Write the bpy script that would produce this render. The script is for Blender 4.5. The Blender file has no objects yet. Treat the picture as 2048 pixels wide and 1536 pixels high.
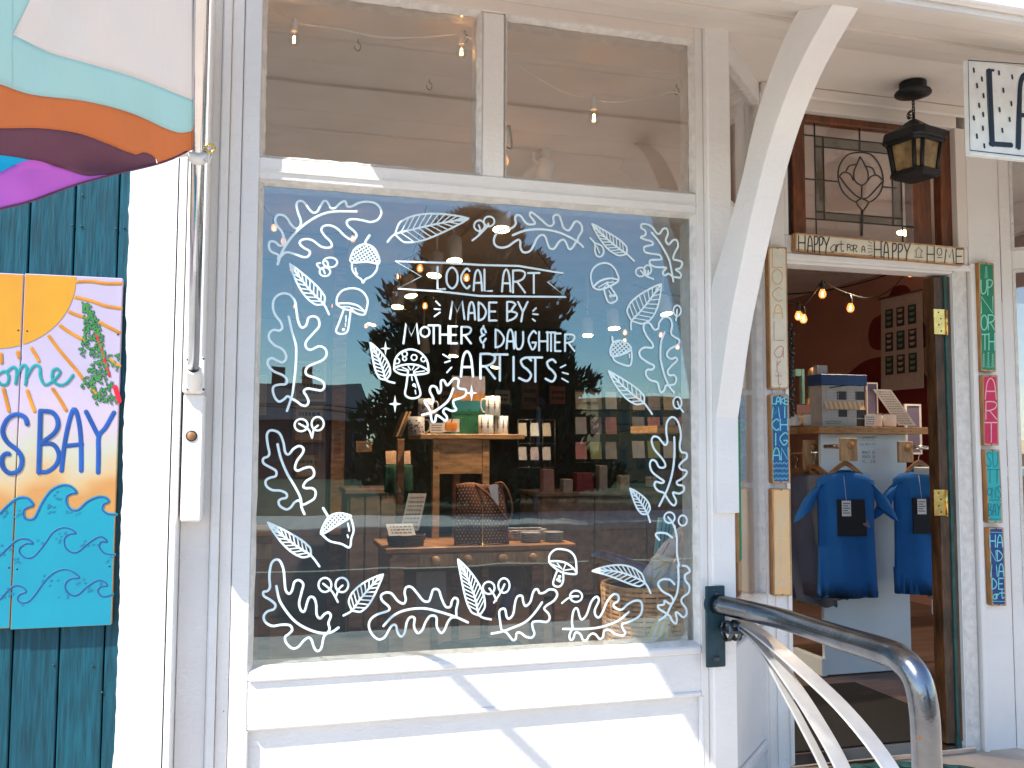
import bpy, math, random
from mathutils import Vector, Matrix
random.seed(7)
SC=bpy.context.scene; COL=SC.collection
R_=math.radians
# ---------------------------------------------------------------- camera
F=1800.0; CAM=Vector((0,-2.95,1.30))
def basis(yaw,pitch,roll):
    cy,sy=math.cos(yaw),math.sin(yaw);cp,sp=math.cos(pitch),math.sin(pitch)
    f=Vector((sy*cp,cy*cp,sp)); r=Vector((cy,-sy,0)); u=r.cross(f)
    c,s=math.cos(roll),math.sin(roll)
    return (c*r+s*u),(-s*r+c*u),f
CR,CU,CF=basis(R_(15.5),R_(3.88),R_(.21))
cd=bpy.data.cameras.new('camera'); cam=bpy.data.objects.new('camera',cd); COL.objects.link(cam)
m=Matrix((CR,CU,-CF)).transposed().to_4x4(); m.translation=CAM; cam.matrix_world=m
cd.sensor_fit='HORIZONTAL'; cd.sensor_width=36; cd.lens=36*F/2048; cd.clip_start=.05; cd.clip_end=600
SC.camera=cam
# ---------------------------------------------------------------- light
SUN=Vector((1.65,1,-2.4)).normalized()
w=bpy.data.worlds.new('World'); SC.world=w; w.use_nodes=True
nt=w.node_tree; nt.nodes.clear()
sky=nt.nodes.new('ShaderNodeTexSky'); sky.sky_type='NISHITA'; sky.sun_disc=False
sky.sun_elevation=math.asin(-SUN.z); sky.sun_rotation=math.atan2(-SUN.x,-SUN.y)
sky.air_density=1.0; sky.dust_density=.15; sky.ozone_density=1.4; sky.altitude=300
bg=nt.nodes.new('ShaderNodeBackground'); bg.inputs[1].default_value=.09
wo=nt.nodes.new('ShaderNodeOutputWorld'); nt.links.new(sky.outputs[0],bg.inputs[0]); nt.links.new(bg.outputs[0],wo.inputs[0])
sl=bpy.data.lights.new('sun','SUN'); sl.energy=2.3; sl.angle=R_(.5); sl.color=(1,.96,.90)
so=bpy.data.objects.new('sun',sl); COL.objects.link(so); so.rotation_euler=SUN.to_track_quat('-Z','Y').to_euler(); so.location=(-5,-5,9)
SC.view_settings.view_transform='Standard'; SC.view_settings.look='None'; SC.view_settings.gamma=1
SC.view_settings.use_curve_mapping=False; SC.view_settings.exposure=1.82
SC.render.engine='CYCLES'; SC.cycles.max_bounces=10; SC.cycles.transparent_max_bounces=24; SC.cycles.diffuse_bounces=5
# ---------------------------------------------------------------- picture ray -> point on a real plane of the place
def ray(px,py): return CF+CR*((px-1024)/F)-CU*((py-768)/F)
def hit(px,py,p0,n):
    r=ray(px,py); n=Vector(n); t=(Vector(p0)-CAM).dot(n)/r.dot(n); return CAM+r*t
def at(px,py,y=0): return hit(px,py,(0,y,0),(0,1,0))
def atx(px,py,x): return hit(px,py,(x,0,0),(1,0,0))
def atz(px,py,z): return hit(px,py,(0,0,z),(0,0,1))
# ---------------------------------------------------------------- materials
MATS={}
def mat(name,col,rough=.6,metal=0,var=.12,scale=12,bump=.15,bscale=40,stretch=(1,1,1),spec=.5,speck=0,speckcol=(.18,.12,.09),emit=None,es=0,sheen=0,col2=None,grain=0):
    if name in MATS: return MATS[name]
    M=bpy.data.materials.new(name); M.use_nodes=True; MATS[name]=M
    t=M.node_tree; N=t.nodes; L=t.links; b=N['Principled BSDF']
    b.inputs['Roughness'].default_value=rough; b.inputs['Metallic'].default_value=metal; b.inputs['Specular IOR Level'].default_value=spec
    tc=N.new('ShaderNodeTexCoord'); mp=N.new('ShaderNodeMapping'); mp.inputs['Scale'].default_value=stretch
    L.new(tc.outputs['Object'],mp.inputs[0])
    nz=N.new('ShaderNodeTexNoise'); nz.inputs['Scale'].default_value=scale; nz.inputs['Detail'].default_value=5; L.new(mp.outputs[0],nz.inputs[0])
    rp=N.new('ShaderNodeValToRGB'); c=Vector(col[:3]); c2=Vector(col2) if col2 else c*(1-var*1.6)
    rp.color_ramp.elements[0].position=.3; rp.color_ramp.elements[1].position=.72
    rp.color_ramp.elements[0].color=(*c2,1); rp.color_ramp.elements[1].color=(*[min(1,q*(1+var*.5)) for q in c],1)
    L.new(nz.outputs[0],rp.inputs[0]); last=rp.outputs[0]
    if grain:
        wv=N.new('ShaderNodeTexNoise'); wv.inputs['Scale'].default_value=grain; wv.inputs['Detail'].default_value=3; L.new(mp.outputs[0],wv.inputs[0])
        mm=N.new('ShaderNodeMapRange'); mm.inputs[1].default_value=.35; mm.inputs[2].default_value=.65; mm.inputs[3].default_value=.62; mm.inputs[4].default_value=1.1
        L.new(wv.outputs[0],mm.inputs[0]); mx=N.new('ShaderNodeMix'); mx.data_type='RGBA'; mx.blend_type='MULTIPLY'; mx.inputs[0].default_value=1
        L.new(last,mx.inputs[6]); L.new(mm.outputs[0],mx.inputs[7]); last=mx.outputs[2]
    if speck:
        s=N.new('ShaderNodeTexNoise'); s.inputs['Scale'].default_value=55; s.inputs['Detail'].default_value=2; L.new(tc.outputs['Object'],s.inputs[0])
        r2=N.new('ShaderNodeMapRange'); r2.inputs[1].default_value=.80-speck; r2.inputs[2].default_value=.83-speck; L.new(s.outputs[0],r2.inputs[0])
        mx=N.new('ShaderNodeMix'); mx.data_type='RGBA'; L.new(r2.outputs[0],mx.inputs[0]); L.new(last,mx.inputs[6]); mx.inputs[7].default_value=(*speckcol,1); last=mx.outputs[2]
    L.new(last,b.inputs['Base Color'])
    if bump:
        n2=N.new('ShaderNodeTexNoise'); n2.inputs['Scale'].default_value=bscale; n2.inputs['Detail'].default_value=6; L.new(mp.outputs[0],n2.inputs[0])
        bp=N.new('ShaderNodeBump'); bp.inputs['Strength'].default_value=bump; bp.inputs['Distance'].default_value=.01
        L.new(n2.outputs[0],bp.inputs['Height']); L.new(bp.outputs[0],b.inputs['Normal'])
    if emit: b.inputs['Emission Color'].default_value=(*emit,1); b.inputs['Emission Strength'].default_value=es
    return M
def paintmat(name,col,crack=.5,bumpd=.004):
    """old brushed gloss paint: ridges, flaked layers, small dark chips"""
    M=mat(name,col,.42,var=.05,scale=3,bump=0,speck=.015); t=M.node_tree; N=t.nodes; L=t.links; b=N['Principled BSDF']
    tc=N.new('ShaderNodeTexCoord')
    def noise(s,st,det=5):
        mp=N.new('ShaderNodeMapping'); mp.inputs['Scale'].default_value=st; L.new(tc.outputs['Object'],mp.inputs[0])
        n=N.new('ShaderNodeTexNoise'); n.inputs['Scale'].default_value=s; n.inputs['Detail'].default_value=det; n.inputs['Distortion'].default_value=.6; L.new(mp.outputs[0],n.inputs[0]); return n.outputs[0]
    a=noise(9,(1,1,2.2)); g=noise(60,(1,1,1)); 
    mr=N.new('ShaderNodeMapRange'); mr.inputs[1].default_value=.50; mr.inputs[2].default_value=.53; L.new(a,mr.inputs[0])
    a2=noise(17,(.6,1,2.6)); m2=N.new('ShaderNodeMapRange'); m2.inputs[1].default_value=.56; m2.inputs[2].default_value=.58; L.new(a2,m2.inputs[0])
    s=N.new('ShaderNodeMath'); s.operation='MULTIPLY_ADD'; L.new(mr.outputs[0],s.inputs[0]); s.inputs[1].default_value=crack; L.new(g,s.inputs[2])
    s2=N.new('ShaderNodeMath'); s2.operation='MULTIPLY_ADD'; L.new(m2.outputs[0],s2.inputs[0]); s2.inputs[1].default_value=crack*.8; L.new(s.outputs[0],s2.inputs[2])
    bp=N.new('ShaderNodeBump'); bp.inputs['Strength'].default_value=.55; bp.inputs['Distance'].default_value=bumpd
    L.new(s2.outputs[0],bp.inputs['Height']); L.new(bp.outputs[0],b.inputs['Normal'])
    return M
def glassmat(name,f0=.05,tint=(.93,.95,.95),wave=.02,rough=0,refl=(1,1,1)):
    M=bpy.data.materials.new(name); M.use_nodes=True; t=M.node_tree; N=t.nodes; L=t.links
    N.remove(N['Principled BSDF']); out=N['Material Output']
    g=N.new('ShaderNodeNewGeometry'); vm=N.new('ShaderNodeVectorMath'); vm.operation='DOT_PRODUCT'
    L.new(g.outputs['Incoming'],vm.inputs[0]); L.new(g.outputs['Normal'],vm.inputs[1])
    ab=N.new('ShaderNodeMath'); ab.operation='ABSOLUTE'; L.new(vm.outputs['Value'],ab.inputs[0])
    s=N.new('ShaderNodeMath'); s.operation='SUBTRACT'; s.inputs[0].default_value=1; L.new(ab.outputs[0],s.inputs[1])
    p=N.new('ShaderNodeMath'); p.operation='POWER'; L.new(s.outputs[0],p.inputs[0]); p.inputs[1].default_value=5
    ma=N.new('ShaderNodeMath'); ma.operation='MULTIPLY_ADD'; L.new(p.outputs[0],ma.inputs[0]); ma.inputs[1].default_value=1-f0; ma.inputs[2].default_value=f0
    tr=N.new('ShaderNodeBsdfTransparent'); tr.inputs[0].default_value=(*tint,1)
    gl=N.new('ShaderNodeBsdfGlossy'); gl.inputs['Roughness'].default_value=rough; gl.inputs[0].default_value=(*refl,1)
    if wave:
        tc=N.new('ShaderNodeTexCoord'); nz=N.new('ShaderNodeTexNoise'); nz.inputs['Scale'].default_value=5; nz.inputs['Detail'].default_value=1; L.new(tc.outputs['Object'],nz.inputs[0])
        bp=N.new('ShaderNodeBump'); bp.inputs['Strength'].default_value=1; bp.inputs['Distance'].default_value=wave*.03; L.new(nz.outputs[0],bp.inputs['Height']); L.new(bp.outputs[0],gl.inputs['Normal'])
    mx=N.new('ShaderNodeMixShader'); L.new(ma.outputs[0],mx.inputs[0]); L.new(tr.outputs[0],mx.inputs[1]); L.new(gl.outputs[0],mx.inputs[2]); L.new(mx.outputs[0],out.inputs[0])
    MATS[name]=M; return M
def emitmat(name,col,s):
    M=bpy.data.materials.new(name); M.use_nodes=True; b=M.node_tree.nodes['Principled BSDF']; b.inputs['Base Color'].default_value=(*col,1)
    b.inputs['Emission Color'].default_value=(*col,1); b.inputs['Emission Strength'].default_value=s; MATS[name]=M; return M
def flat(name,col,rough=.55,var=.08): return mat(name,col,rough,var=var,bump=.05,scale=20)
# ---------------------------------------------------------------- mesh builder
def V(*a): return Vector(a)
class MB:
    def __init__(s): s.v=[];s.f=[];s.sm=[];s.mi=[]
    def add(s,vs,fs,smooth=False,mi=0):
        b=len(s.v); s.v+= [Vector(q) for q in vs]
        for f in fs: s.f.append([b+i for i in f]); s.sm.append(smooth); s.mi.append(mi)
        return s
    def box(s,x0,x1,y0,y1,z0,z1,M=None,mi=0,bev=0):
        if x0>x1:x0,x1=x1,x0
        if y0>y1:y0,y1=y1,y0
        if z0>z1:z0,z1=z1,z0
        b=min(bev,(x1-x0)*.3,(y1-y0)*.3,(z1-z0)*.3) if bev else 0
        if not b:
            vs=[V(x,y,z) for x in(x0,x1) for y in(y0,y1) for z in(z0,z1)]
            fs=[(0,1,3,2),(4,6,7,5),(0,4,5,1),(2,3,7,6),(0,2,6,4),(1,5,7,3)]
        else:
            vs=[];fs=[]
            c=[(x0,x1),(y0,y1),(z0,z1)]
            idx={}
            for i in(0,1):
                for j in(0,1):
                    for k in(0,1):
                        p=[c[0][i],c[1][j],c[2][k]]; d=[b*(1-2*i),b*(1-2*j),b*(1-2*k)]
                        for a in range(3):   # vertex lying on face of axis a
                            q=[p[n]+(0 if n==a else d[n]) for n in range(3)]
                            idx[(i,j,k,a)]=len(vs); vs.append(V(*q))
            for a in range(3):
                for sd in(0,1):
                    o=[n for n in range(3) if n!=a]; f=[]
                    for (u,w_) in((0,0),(1,0),(1,1),(0,1)):
                        key=[0,0,0]; key[a]=sd; key[o[0]]=u; key[o[1]]=w_; f.append(idx[(*key,a)])
                    if (sd==0)!=(a==1): f=f[::-1]
                    fs.append(f)
            for a in range(3):      # edges along axis a
                o=[n for n in range(3) if n!=a]
                for u in(0,1):
                    for w_ in(0,1):
                        k0=[0,0,0];k0[o[0]]=u;k0[o[1]]=w_; k1=list(k0);k1[a]=1
                        f=[idx[(*k0,o[0])],idx[(*k1,o[0])],idx[(*k1,o[1])],idx[(*k0,o[1])]]
                        fs.append(f)
            for i in(0,1):
                for j in(0,1):
                    for k in(0,1): fs.append([idx[(i,j,k,a)] for a in range(3)])
        if M is not None: vs=[M@q for q in vs]
        return s.add(vs,fs,False,mi)
    def quad(s,a,b,c,d,mi=0): return s.add([a,b,c,d],[(0,1,2,3)],False,mi)
    def prism(s,poly,vec,mi=0,smooth=False):
        n=len(poly); vec=Vector(vec); vs=[Vector(p) for p in poly]+[Vector(p)+vec for p in poly]
        s.add(vs,[list(range(n))[::-1],list(range(n,2*n))]+[(i,(i+1)%n,n+(i+1)%n,n+i) for i in range(n)],smooth,mi); return s
    def tube(s,pts,r,n=8,cap=True,mi=0,closed=False):
        pts=[Vector(p) for p in pts]; rs=r if isinstance(r,(list,tuple)) else [r]*len(pts)
        up=None; vs=[]
        for i,p in enumerate(pts):
            a=pts[max(i-1,0)]; b=pts[min(i+1,len(pts)-1)]; t=(b-a).normalized()
            if up is None:
                up=V(0,0,1) if abs(t.z)<.9 else V(1,0,0)
            x=t.cross(up).normalized(); up=x.cross(t).normalized()
            for k in range(n):
                an=2*math.pi*k/n; vs.append(p+(x*math.cos(an)+up*math.sin(an))*rs[i])
        fs=[(i*n+k,i*n+(k+1)%n,(i+1)*n+(k+1)%n,(i+1)*n+k) for i in range(len(pts)-1) for k in range(n)]
        s.add(vs,fs,True,mi)
        if cap:
            b=len(s.v)-len(vs); s.f.append([b+k for k in range(n)][::-1]); s.sm.append(False); s.mi.append(mi)
            e=b+(len(pts)-1)*n; s.f.append([e+k for k in range(n)]); s.sm.append(False); s.mi.append(mi)
        return s
    def lathe(s,c,prof,n=16,axis=V(0,0,1),mi=0,smooth=True):
        c=Vector(c); axis=Vector(axis).normalized(); x=axis.orthogonal().normalized(); y=axis.cross(x)
        vs=[]
        for (r,h) in prof:
            for k in range(n):
                a=2*math.pi*k/n; vs.append(c+axis*h+(x*math.cos(a)+y*math.sin(a))*max(r,1e-4))
        fs=[(i*n+k,i*n+(k+1)%n,(i+1)*n+(k+1)%n,(i+1)*n+k) for i in range(len(prof)-1) for k in range(n)]
        return s.add(vs,fs,smooth,mi)
    def ell(s,c,rx,ry,rz,n=10,m=6,mi=0):
        vs=[];c=Vector(c)
        for i in range(m+1):
            th=math.pi*i/m
            for k in range(n):
                a=2*math.pi*k/n; vs.append(c+V(rx*math.sin(th)*math.cos(a),ry*math.sin(th)*math.sin(a),rz*math.cos(th)))
        fs=[(i*n+k,(i+1)*n+k,(i+1)*n+(k+1)%n,i*n+(k+1)%n) for i in range(m) for k in range(n)]
        return s.add(vs,fs,True,mi)
    def build(s,name,mats,parent=None,**props):
        if not isinstance(mats,(list,tuple)): mats=[mats]
        me=bpy.data.meshes.new(name); off=Vector((0,0,0)); p=parent
        while p is not None: off+=p.location; p=p.parent
        me.from_pydata([v-off for v in s.v],[],s.f); me.update()
        for mm in mats: me.materials.append(MATS[mm] if isinstance(mm,str) else mm)
        me.polygons.foreach_set('use_smooth',s.sm); me.polygons.foreach_set('material_index',s.mi)
        import bmesh
        bm=bmesh.new(); bm.from_mesh(me); bmesh.ops.recalc_face_normals(bm,faces=bm.faces); bm.to_mesh(me); bm.free()
        o=bpy.data.objects.new(name,me); COL.objects.link(o)
        if parent is not None: o.parent=parent
        for k,vv in props.items(): o[k]=vv
        return o
def thing(name,label,cat,loc=(0,0,0),group=None):
    o=bpy.data.objects.new(name,None); COL.objects.link(o); o.location=loc; o.empty_display_size=.1
    o['label']=label; o['category']=cat
    if group: o['group']=group
    return o
def tag(o,label,cat,group=None):
    o['label']=label; o['category']=cat
    if group: o['group']=group
    return o
def copy_tree(o,parent=None):
    c=o.copy(); COL.objects.link(c); c.parent=parent
    for ch in list(o.children): copy_tree(ch,c)
    return c
def solo(mb,name,mm,label,cat,group=None):
    c=sum(mb.v,Vector())/len(mb.v); zmin=min(v.z for v in mb.v); c=Vector((c.x,c.y,zmin))
    for i,v in enumerate(mb.v): mb.v[i]=v-c
    o=mb.build(name,mm); o.location=c; return tag(o,label,cat,group)
# ---------------------------------------------------------------- strokes (raised paint lines on a surface)
def crom(P,closed=False,sub=5):
    n=len(P); out=[]
    if n<3: return list(P)
    rng=n if closed else n-1
    for i in range(rng):
        p0=P[(i-1)%n] if closed or i>0 else P[0]; p1=P[i]; p2=P[(i+1)%n]; p3=P[(i+2)%n] if closed or i+2<n else P[-1]
        for k in range(sub):
            t=k/sub; t2=t*t;t3=t2*t
            out.append(.5*((2*p1)+(p2-p0)*t+(2*p0-5*p1+4*p2-p3)*t2+(3*p1-p0-3*p2+p3)*t3))
    if not closed: out.append(P[-1])
    return out
class Surf:
    """a real flat face to paint on: p0 a point, n its outward normal (towards the street)"""
    def __init__(s,p0,n,ox=0,oy=0,sc=1.0): s.p0=Vector(p0); s.n=Vector(n).normalized(); s.ox,s.oy,s.sc=ox,oy,sc; s.k=0
    def crop(s,ox,oy,sc):
        q=Surf(s.p0,s.n,ox,oy,sc); return q
    def P(s,x,y): return hit(s.ox+x/s.sc,s.oy+y/s.sc,s.p0,s.n)
    def stroke(s,mb,pts,wd,smooth=True,closed=False,h=.0012,sub=5,raw=False):
        P=[q if raw else s.P(*q) for q in pts]
        Q=crom(P,closed,sub) if smooth and len(P)>2 else P
        if closed: Q=Q+[Q[0]] if not smooth else Q+[Q[0]]
        s.k+=1; lift=.0004+(s.k%23)*.00005; vs=[];fs=[];n=len(Q)
        for i,q in enumerate(Q):
            a=Q[i-1] if i>0 else (Q[-2] if closed else Q[0]); b=Q[i+1] if i<n-1 else (Q[1] if closed else Q[-1])
            t=(b-a); t=t.normalized() if t.length>1e-9 else V(1,0,0)
            sd=s.n.cross(t).normalized()*wd*.5
            vs+=[q+sd+s.n*lift,q+s.n*(lift+h),q-sd+s.n*lift]
        for i in range(n-1):
            a=3*i; fs+=[(a,a+1,a+4,a+3),(a+1,a+2,a+5,a+4)]
        mb.add(vs,fs,True)
        if not closed:
            for e,sg in((0,-1),(n-1,1)):
                q=Q[e]; o=Q[1] if e==0 else Q[-2]; t=(q-o).normalized(); sd=s.n.cross(t)
                cv=[q+s.n*(lift+h)]+[q+s.n*lift+(sd*math.cos(a)+t*math.sin(a))*wd*.5 for a in [math.pi*k/6 for k in range(7)]]
                mb.add(cv,[(0,k,k+1) for k in range(1,7)],True)
        return s
    def fill(s,mb,pts,lift=.0008,smooth=False,closed=True,raw=False,mi=0):
        P=[q if raw else s.P(*q) for q in pts]
        if smooth: P=crom(P,True,4)
        s.k+=1; lf=lift+(s.k%17)*.00003
        mb.prism([p+s.n*.0001 for p in P],s.n*lf,mi); return s
G={'A':['~08 12 30 52 68','15 55'],'B':['00 08','~00 30 51 42 24 04','~04 34 65 47 08'],'C':['~61 40 12 04 16 48 67'],'D':['00 08','~00 31 64 47 08'],
'E':['00 08','00 60','04 54','08 68'],'F':['00 08','00 60','04 54'],'G':['~61 40 12 04 16 38 57 65','65 35'],'H':['00 08','60 68','04 64'],'I':['30 38'],'K':['00 08','60 04 68'],
'L':['00 08 68'],'M':['08 10 35 50 68'],'N':['08 00 68 60'],'O':['@30 02 06 38 66 62'],'P':['00 08','~00 40 61 53 24 04'],'R':['00 08','~00 40 61 53 24 04','~24 46 68'],
'S':['~61 40 11 23 44 66 48 07'],'T':['00 60','30 38'],'U':['~00 05 18 48 65 60'],'Y':['00 34','60 34 28'],'X':['00 68','60 08'],'V':['00 38 60'],'W':['00 18 34 58 60'],'Z':['00 60 08 68'],
'a':['~63 42 14 06 28 57 63 64 68'],'r':['12 18','~15 33 52'],'t':['~31 36 48 67','03 63'],'e':['~05 55 62 42 14 06 28 67'],'o':['@32 04 06 38 66 64'],'m':['02 08','~03 22 34 38','~34 52 63 68'],
'u':['~00 05 18 48 65 60','64 68'],'&':['~52 30 11 23 43 14 05 27 55'],'h':['00 08','~04 33 54 58'],'i':['32 38'],'s':['~61 40 11 23 44 66 48 07'],'n':['03 08','~04 33 54 58'],'d':['~64 43 14 06 28 57 64','60 68'],'w':['00 18 34 58 60'],'y':['~02 04 26 54 62','~62 68 49 19'],
'l':['30 38'],'c':['~61 40 12 04 16 48 67'],'b':['00 08','~05 34 55 57 38 08'],'k':['00 08','53 05 58'],'g':['~64 43 14 06 28 57 64'],'f':['~51 30 22 28','04 44'],'.':['38 37'],'1':['~11 30 38'],'0':['@30 02 06 38 66 62'],'2':['~11 30 52 08 68'],'8':['@30 10 13 34 06 38 66 34 53 50'],'5':['60 00 04','~04 44 66 48 08']}
def letter(sf,mb,ch,x0,y0,x1,y1,wd,h=.0012):
    if ch==' ': return
    for st in G[ch]:
        sm=st[0] in'~@'; cl=st[0]=='@'
        if sm: st=st[1:]
        pts=[(x0+(x1-x0)*int(a[0])/6,y0+(y1-y0)*int(a[1])/8) for a in st.split()]
        sf.stroke(mb,pts,wd,sm,cl,h=h,sub=4)
def text(sf,mb,s,x0,y0,x1,y1,wd,gap=.25,dy=0,h=.0008):
    n=len(s); u=(x1-x0)/(n-gap*1.0*(1) if n>1 else 1); 
    for i,ch in enumerate(s):
        a=x0+u*i; k=dy*(a-x0)/max(1e-6,(x1-x0)); letter(sf,mb,ch,a,y0+k,a+u*(1-gap),y1+k,wd,h)
# ---------------------------------------------------------------- base materials
WP='white_paint'; paintmat(WP,(.81,.78,.745),.18)
paintmat('white_paint_flaky',(.77,.755,.735),.28,.0035)
mat('bead_paint',(.72,.68,.63),.5,var=.12,scale=30,bump=.5,bscale=60,speck=.05)
mat('soffit_paint',(.77,.70,.63),.55,var=.05,scale=4,bump=.15,speck=.02,speckcol=(.12,.07,.05))
for i,(a,b) in enumerate(((.080,.115),(.072,.105),(.086,.123),(.075,.109))): mat('teal_board%d'%i,(.003,a,b),.55,var=.12,scale=5,bump=.4,bscale=16,stretch=(5,5,.4),grain=22,spec=.35)
mat('chrome',(.75,.72,.70),.14,1,var=.08,scale=8,bump=.03,bscale=90)
mat('steel_dark',(.10,.12,.14),.32,.85,var=.3,scale=14,bump=.12,bscale=30,speck=.06,speckcol=(.32,.13,.06))
mat('pipe_steel',(.24,.25,.27),.22,1,var=.35,scale=6,bump=.12,bscale=40,speck=.11,speckcol=(.35,.14,.06))
mat('flat_steel',(.62,.60,.58),.36,.6,var=.15,scale=9,bump=.08,bscale=60,speck=.04,speckcol=(.3,.2,.15))
mat('teal_plate',(.02,.06,.08),.5,.3,var=.3,scale=18,bump=.3,speck=.06)
mat('pine',(.60,.36,.17),.55,var=.2,scale=5,bump=.12,bscale=20,stretch=(1,1,.25),grain=30)
mat('pine_edge',(.50,.24,.08),.5,var=.2,scale=8,bump=.1,stretch=(1,1,.3),grain=40)
mat('ply',(.50,.27,.11),.55,var=.2,scale=6,bump=.12,bscale=25,stretch=(.4,1,2),grain=26)
mat('oak',(.42,.20,.08),.45,var=.25,scale=5,bump=.12,stretch=(.35,1,1.5),grain=30)
mat('stained_wood',(.21,.065,.022),.4,var=.3,scale=8,bump=.2,stretch=(2,2,.4),grain=30)
mat('door_wood',(.10,.045,.018),.4,var=.5,scale=14,bump=.4,stretch=(2,2,.5),grain=30,speck=.03,speckcol=(.5,.35,.15))
mat('black_iron',(.012,.013,.014),.5,.2,var=.3,bump=.3,bscale=30)
mat('black_plastic',(.012,.012,.012),.5,var=.1,bump=.05)
mat('brass',(.72,.50,.17),.25,1,var=.15,scale=25,bump=.05)
mat('lead',(.09,.085,.08),.35,.7,var=.2,bump=.2)
mat('white_plastic',(.78,.77,.74),.4,var=.04,bump=.03)
mat('concrete',(.56,.48,.40),.85,var=.15,scale=6,bump=.4,bscale=60,speck=.03)
mat('asphalt',(.065,.05,.045),.9,var=.2,scale=5,bump=.5,bscale=90)
mat('dark_floor',(.16,.10,.075),.45,var=.2,scale=4,bump=.05,stretch=(.3,3,1),grain=22)
glassmat('window_glass',.115,(.93,.94,.94),.010,0,(.66,.93,1))
glassmat('upper_glass',.15,(.95,.96,.96),.010)
glassmat('side_glass',.12,(.90,.92,.92),.03)
glassmat('clear_glass',.07,(.95,.95,.95),0)
glassmat('rippled_glass',.10,(.55,.56,.52),.9,.12)
mat('art_paint',(.74,.88,.90),.5,var=.06,bump=.05)
BULB=emitmat('bulb_filament',(1,.45,.13),45)
mat('socket',(.02,.018,.016),.5)
def amber():
    M=bpy.data.materials.new('bulb_glass'); M.use_nodes=True; t=M.node_tree;N=t.nodes;L=t.links;N.remove(N['Principled BSDF'])
    tr=N.new('ShaderNodeBsdfTransparent'); tr.inputs[0].default_value=(.95,.80,.62,1); gl=N.new('ShaderNodeBsdfGlossy'); gl.inputs['Roughness'].default_value=.05
    em=N.new('ShaderNodeEmission'); em.inputs[0].default_value=(1,.30,.07,1); em.inputs[1].default_value=.35
    a=N.new('ShaderNodeMixShader'); a.inputs[0].default_value=.10; L.new(tr.outputs[0],a.inputs[1]); L.new(gl.outputs[0],a.inputs[2])
    b=N.new('ShaderNodeAddShader'); L.new(a.outputs[0],b.inputs[0]); L.new(em.outputs[0],b.inputs[1]); L.new(b.outputs[0],N['Material Output'].inputs[0]); MATS['bulb_glass']=M
amber()
# ================================================================ GROUND AND STREET (seen mirrored in the glass)
ZG=-.30; R0=.385
def structure(mb,name,mm): return mb.build(name,mm,kind='structure')
structure(MB().box(-120,120,-160,-16.2,ZG-.35,ZG-.16),'far_ground','concrete') if 0 else None
mat('grass_green',(.05,.075,.022),.95,var=.4,scale=3,bump=.6)
structure(MB().box(-150,150,-200,-17.6,ZG-.5,ZG-.02),'ground','grass_green')
structure(MB().box(-150,150,-14.6,-4.9,ZG-.5,ZG-.14),'road','asphalt')
structure(MB().box(-150,150,-17.6,-14.6,ZG-.5,ZG,bev=.02),'far_pavement','concrete')
structure(MB().box(-150,150,-4.9,.12,ZG-.5,ZG,bev=.02),'pavement','concrete')
mat('road_line',(.55,.50,.35),.8)
structure(MB().box(-90,90,-9.85,-9.73,ZG-.139,ZG-.135),'road_centre_line','road_line')
structure(MB().box(1.66,4.6,-.75,.42,ZG+.001,-.028,bev=.012).box(1.66,4.6,-1.15,-.752,ZG+.001,-.165,bev=.012),'entrance_step','concrete')
# ================================================================ STOREFRONT
SF=thing('storefront','white painted wooden shopfront with big window, recessed open door and sloping porch','shopfront',(0,0,0))
def part(mb,name,mm=WP,parent=None,**k): return mb.build(name,mm,parent or SF,**k)
# --- pilaster with uneven painted edge against the teal boards
yp=-.09; xr=at(350,1200,yp).x
pl=[]; z=-.3
while z<3.6:
    pl.append(V(-.393+random.uniform(-.002,.002)+.004*math.sin(z*2.1)+.0025*math.sin(z*13+1)*math.sin(z*5),yp,z)); z+=.02
pil=part(MB().prism(pl+[V(-.262,yp,3.6),V(-.262,yp,-.3)],(0,.16,0)),'pilaster','white_paint_flaky')
part(MB().box(-.258,xr,-.093,.06,-.3,3.6,bev=.005),'pilaster_board','white_paint_flaky')
bx0=at(364,900,-.11).x; bx1=at(406,900,-.11).x; zb=at(380,1043,-.11).z; zm=at(385,787,-.13).z
part(MB().box(bx0,bx1,-.112,-.0,zb,zm,bev=.005),'lower_block')
ub=part(MB().box(bx0-.002,at(410,600,-.13).x,-.135,-.0,zm,3.6,bev=.005),'upper_block')
hx=at(383,872,-.112)
part(MB().lathe((hx.x,-.116,hx.z),[(0,-.0),(.012,-.0),(.014,.004),(.013,.012)],14,V(0,1,0)),'plug','pine_edge',ub)
part(MB().lathe((hx.x,-.1145,hx.z),[(.0125,0),(.0165,0),(.0165,.004)],14,V(0,1,0)),'plug_hole','black_plastic',ub)
part(MB().box(-.235,-.147,.0,.09,-.3,3.6,bev=.003),'backing_board')
# lit trim strip with chipped bottom
part(MB().box(-.146,-.120,-.02,.09,-.3,3.6,bev=.004),'trim_strip','white_paint_flaky')
part(MB().box(-.119,-.082,.004,.09,-.3,3.6,bev=.003),'trim_board')
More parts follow.
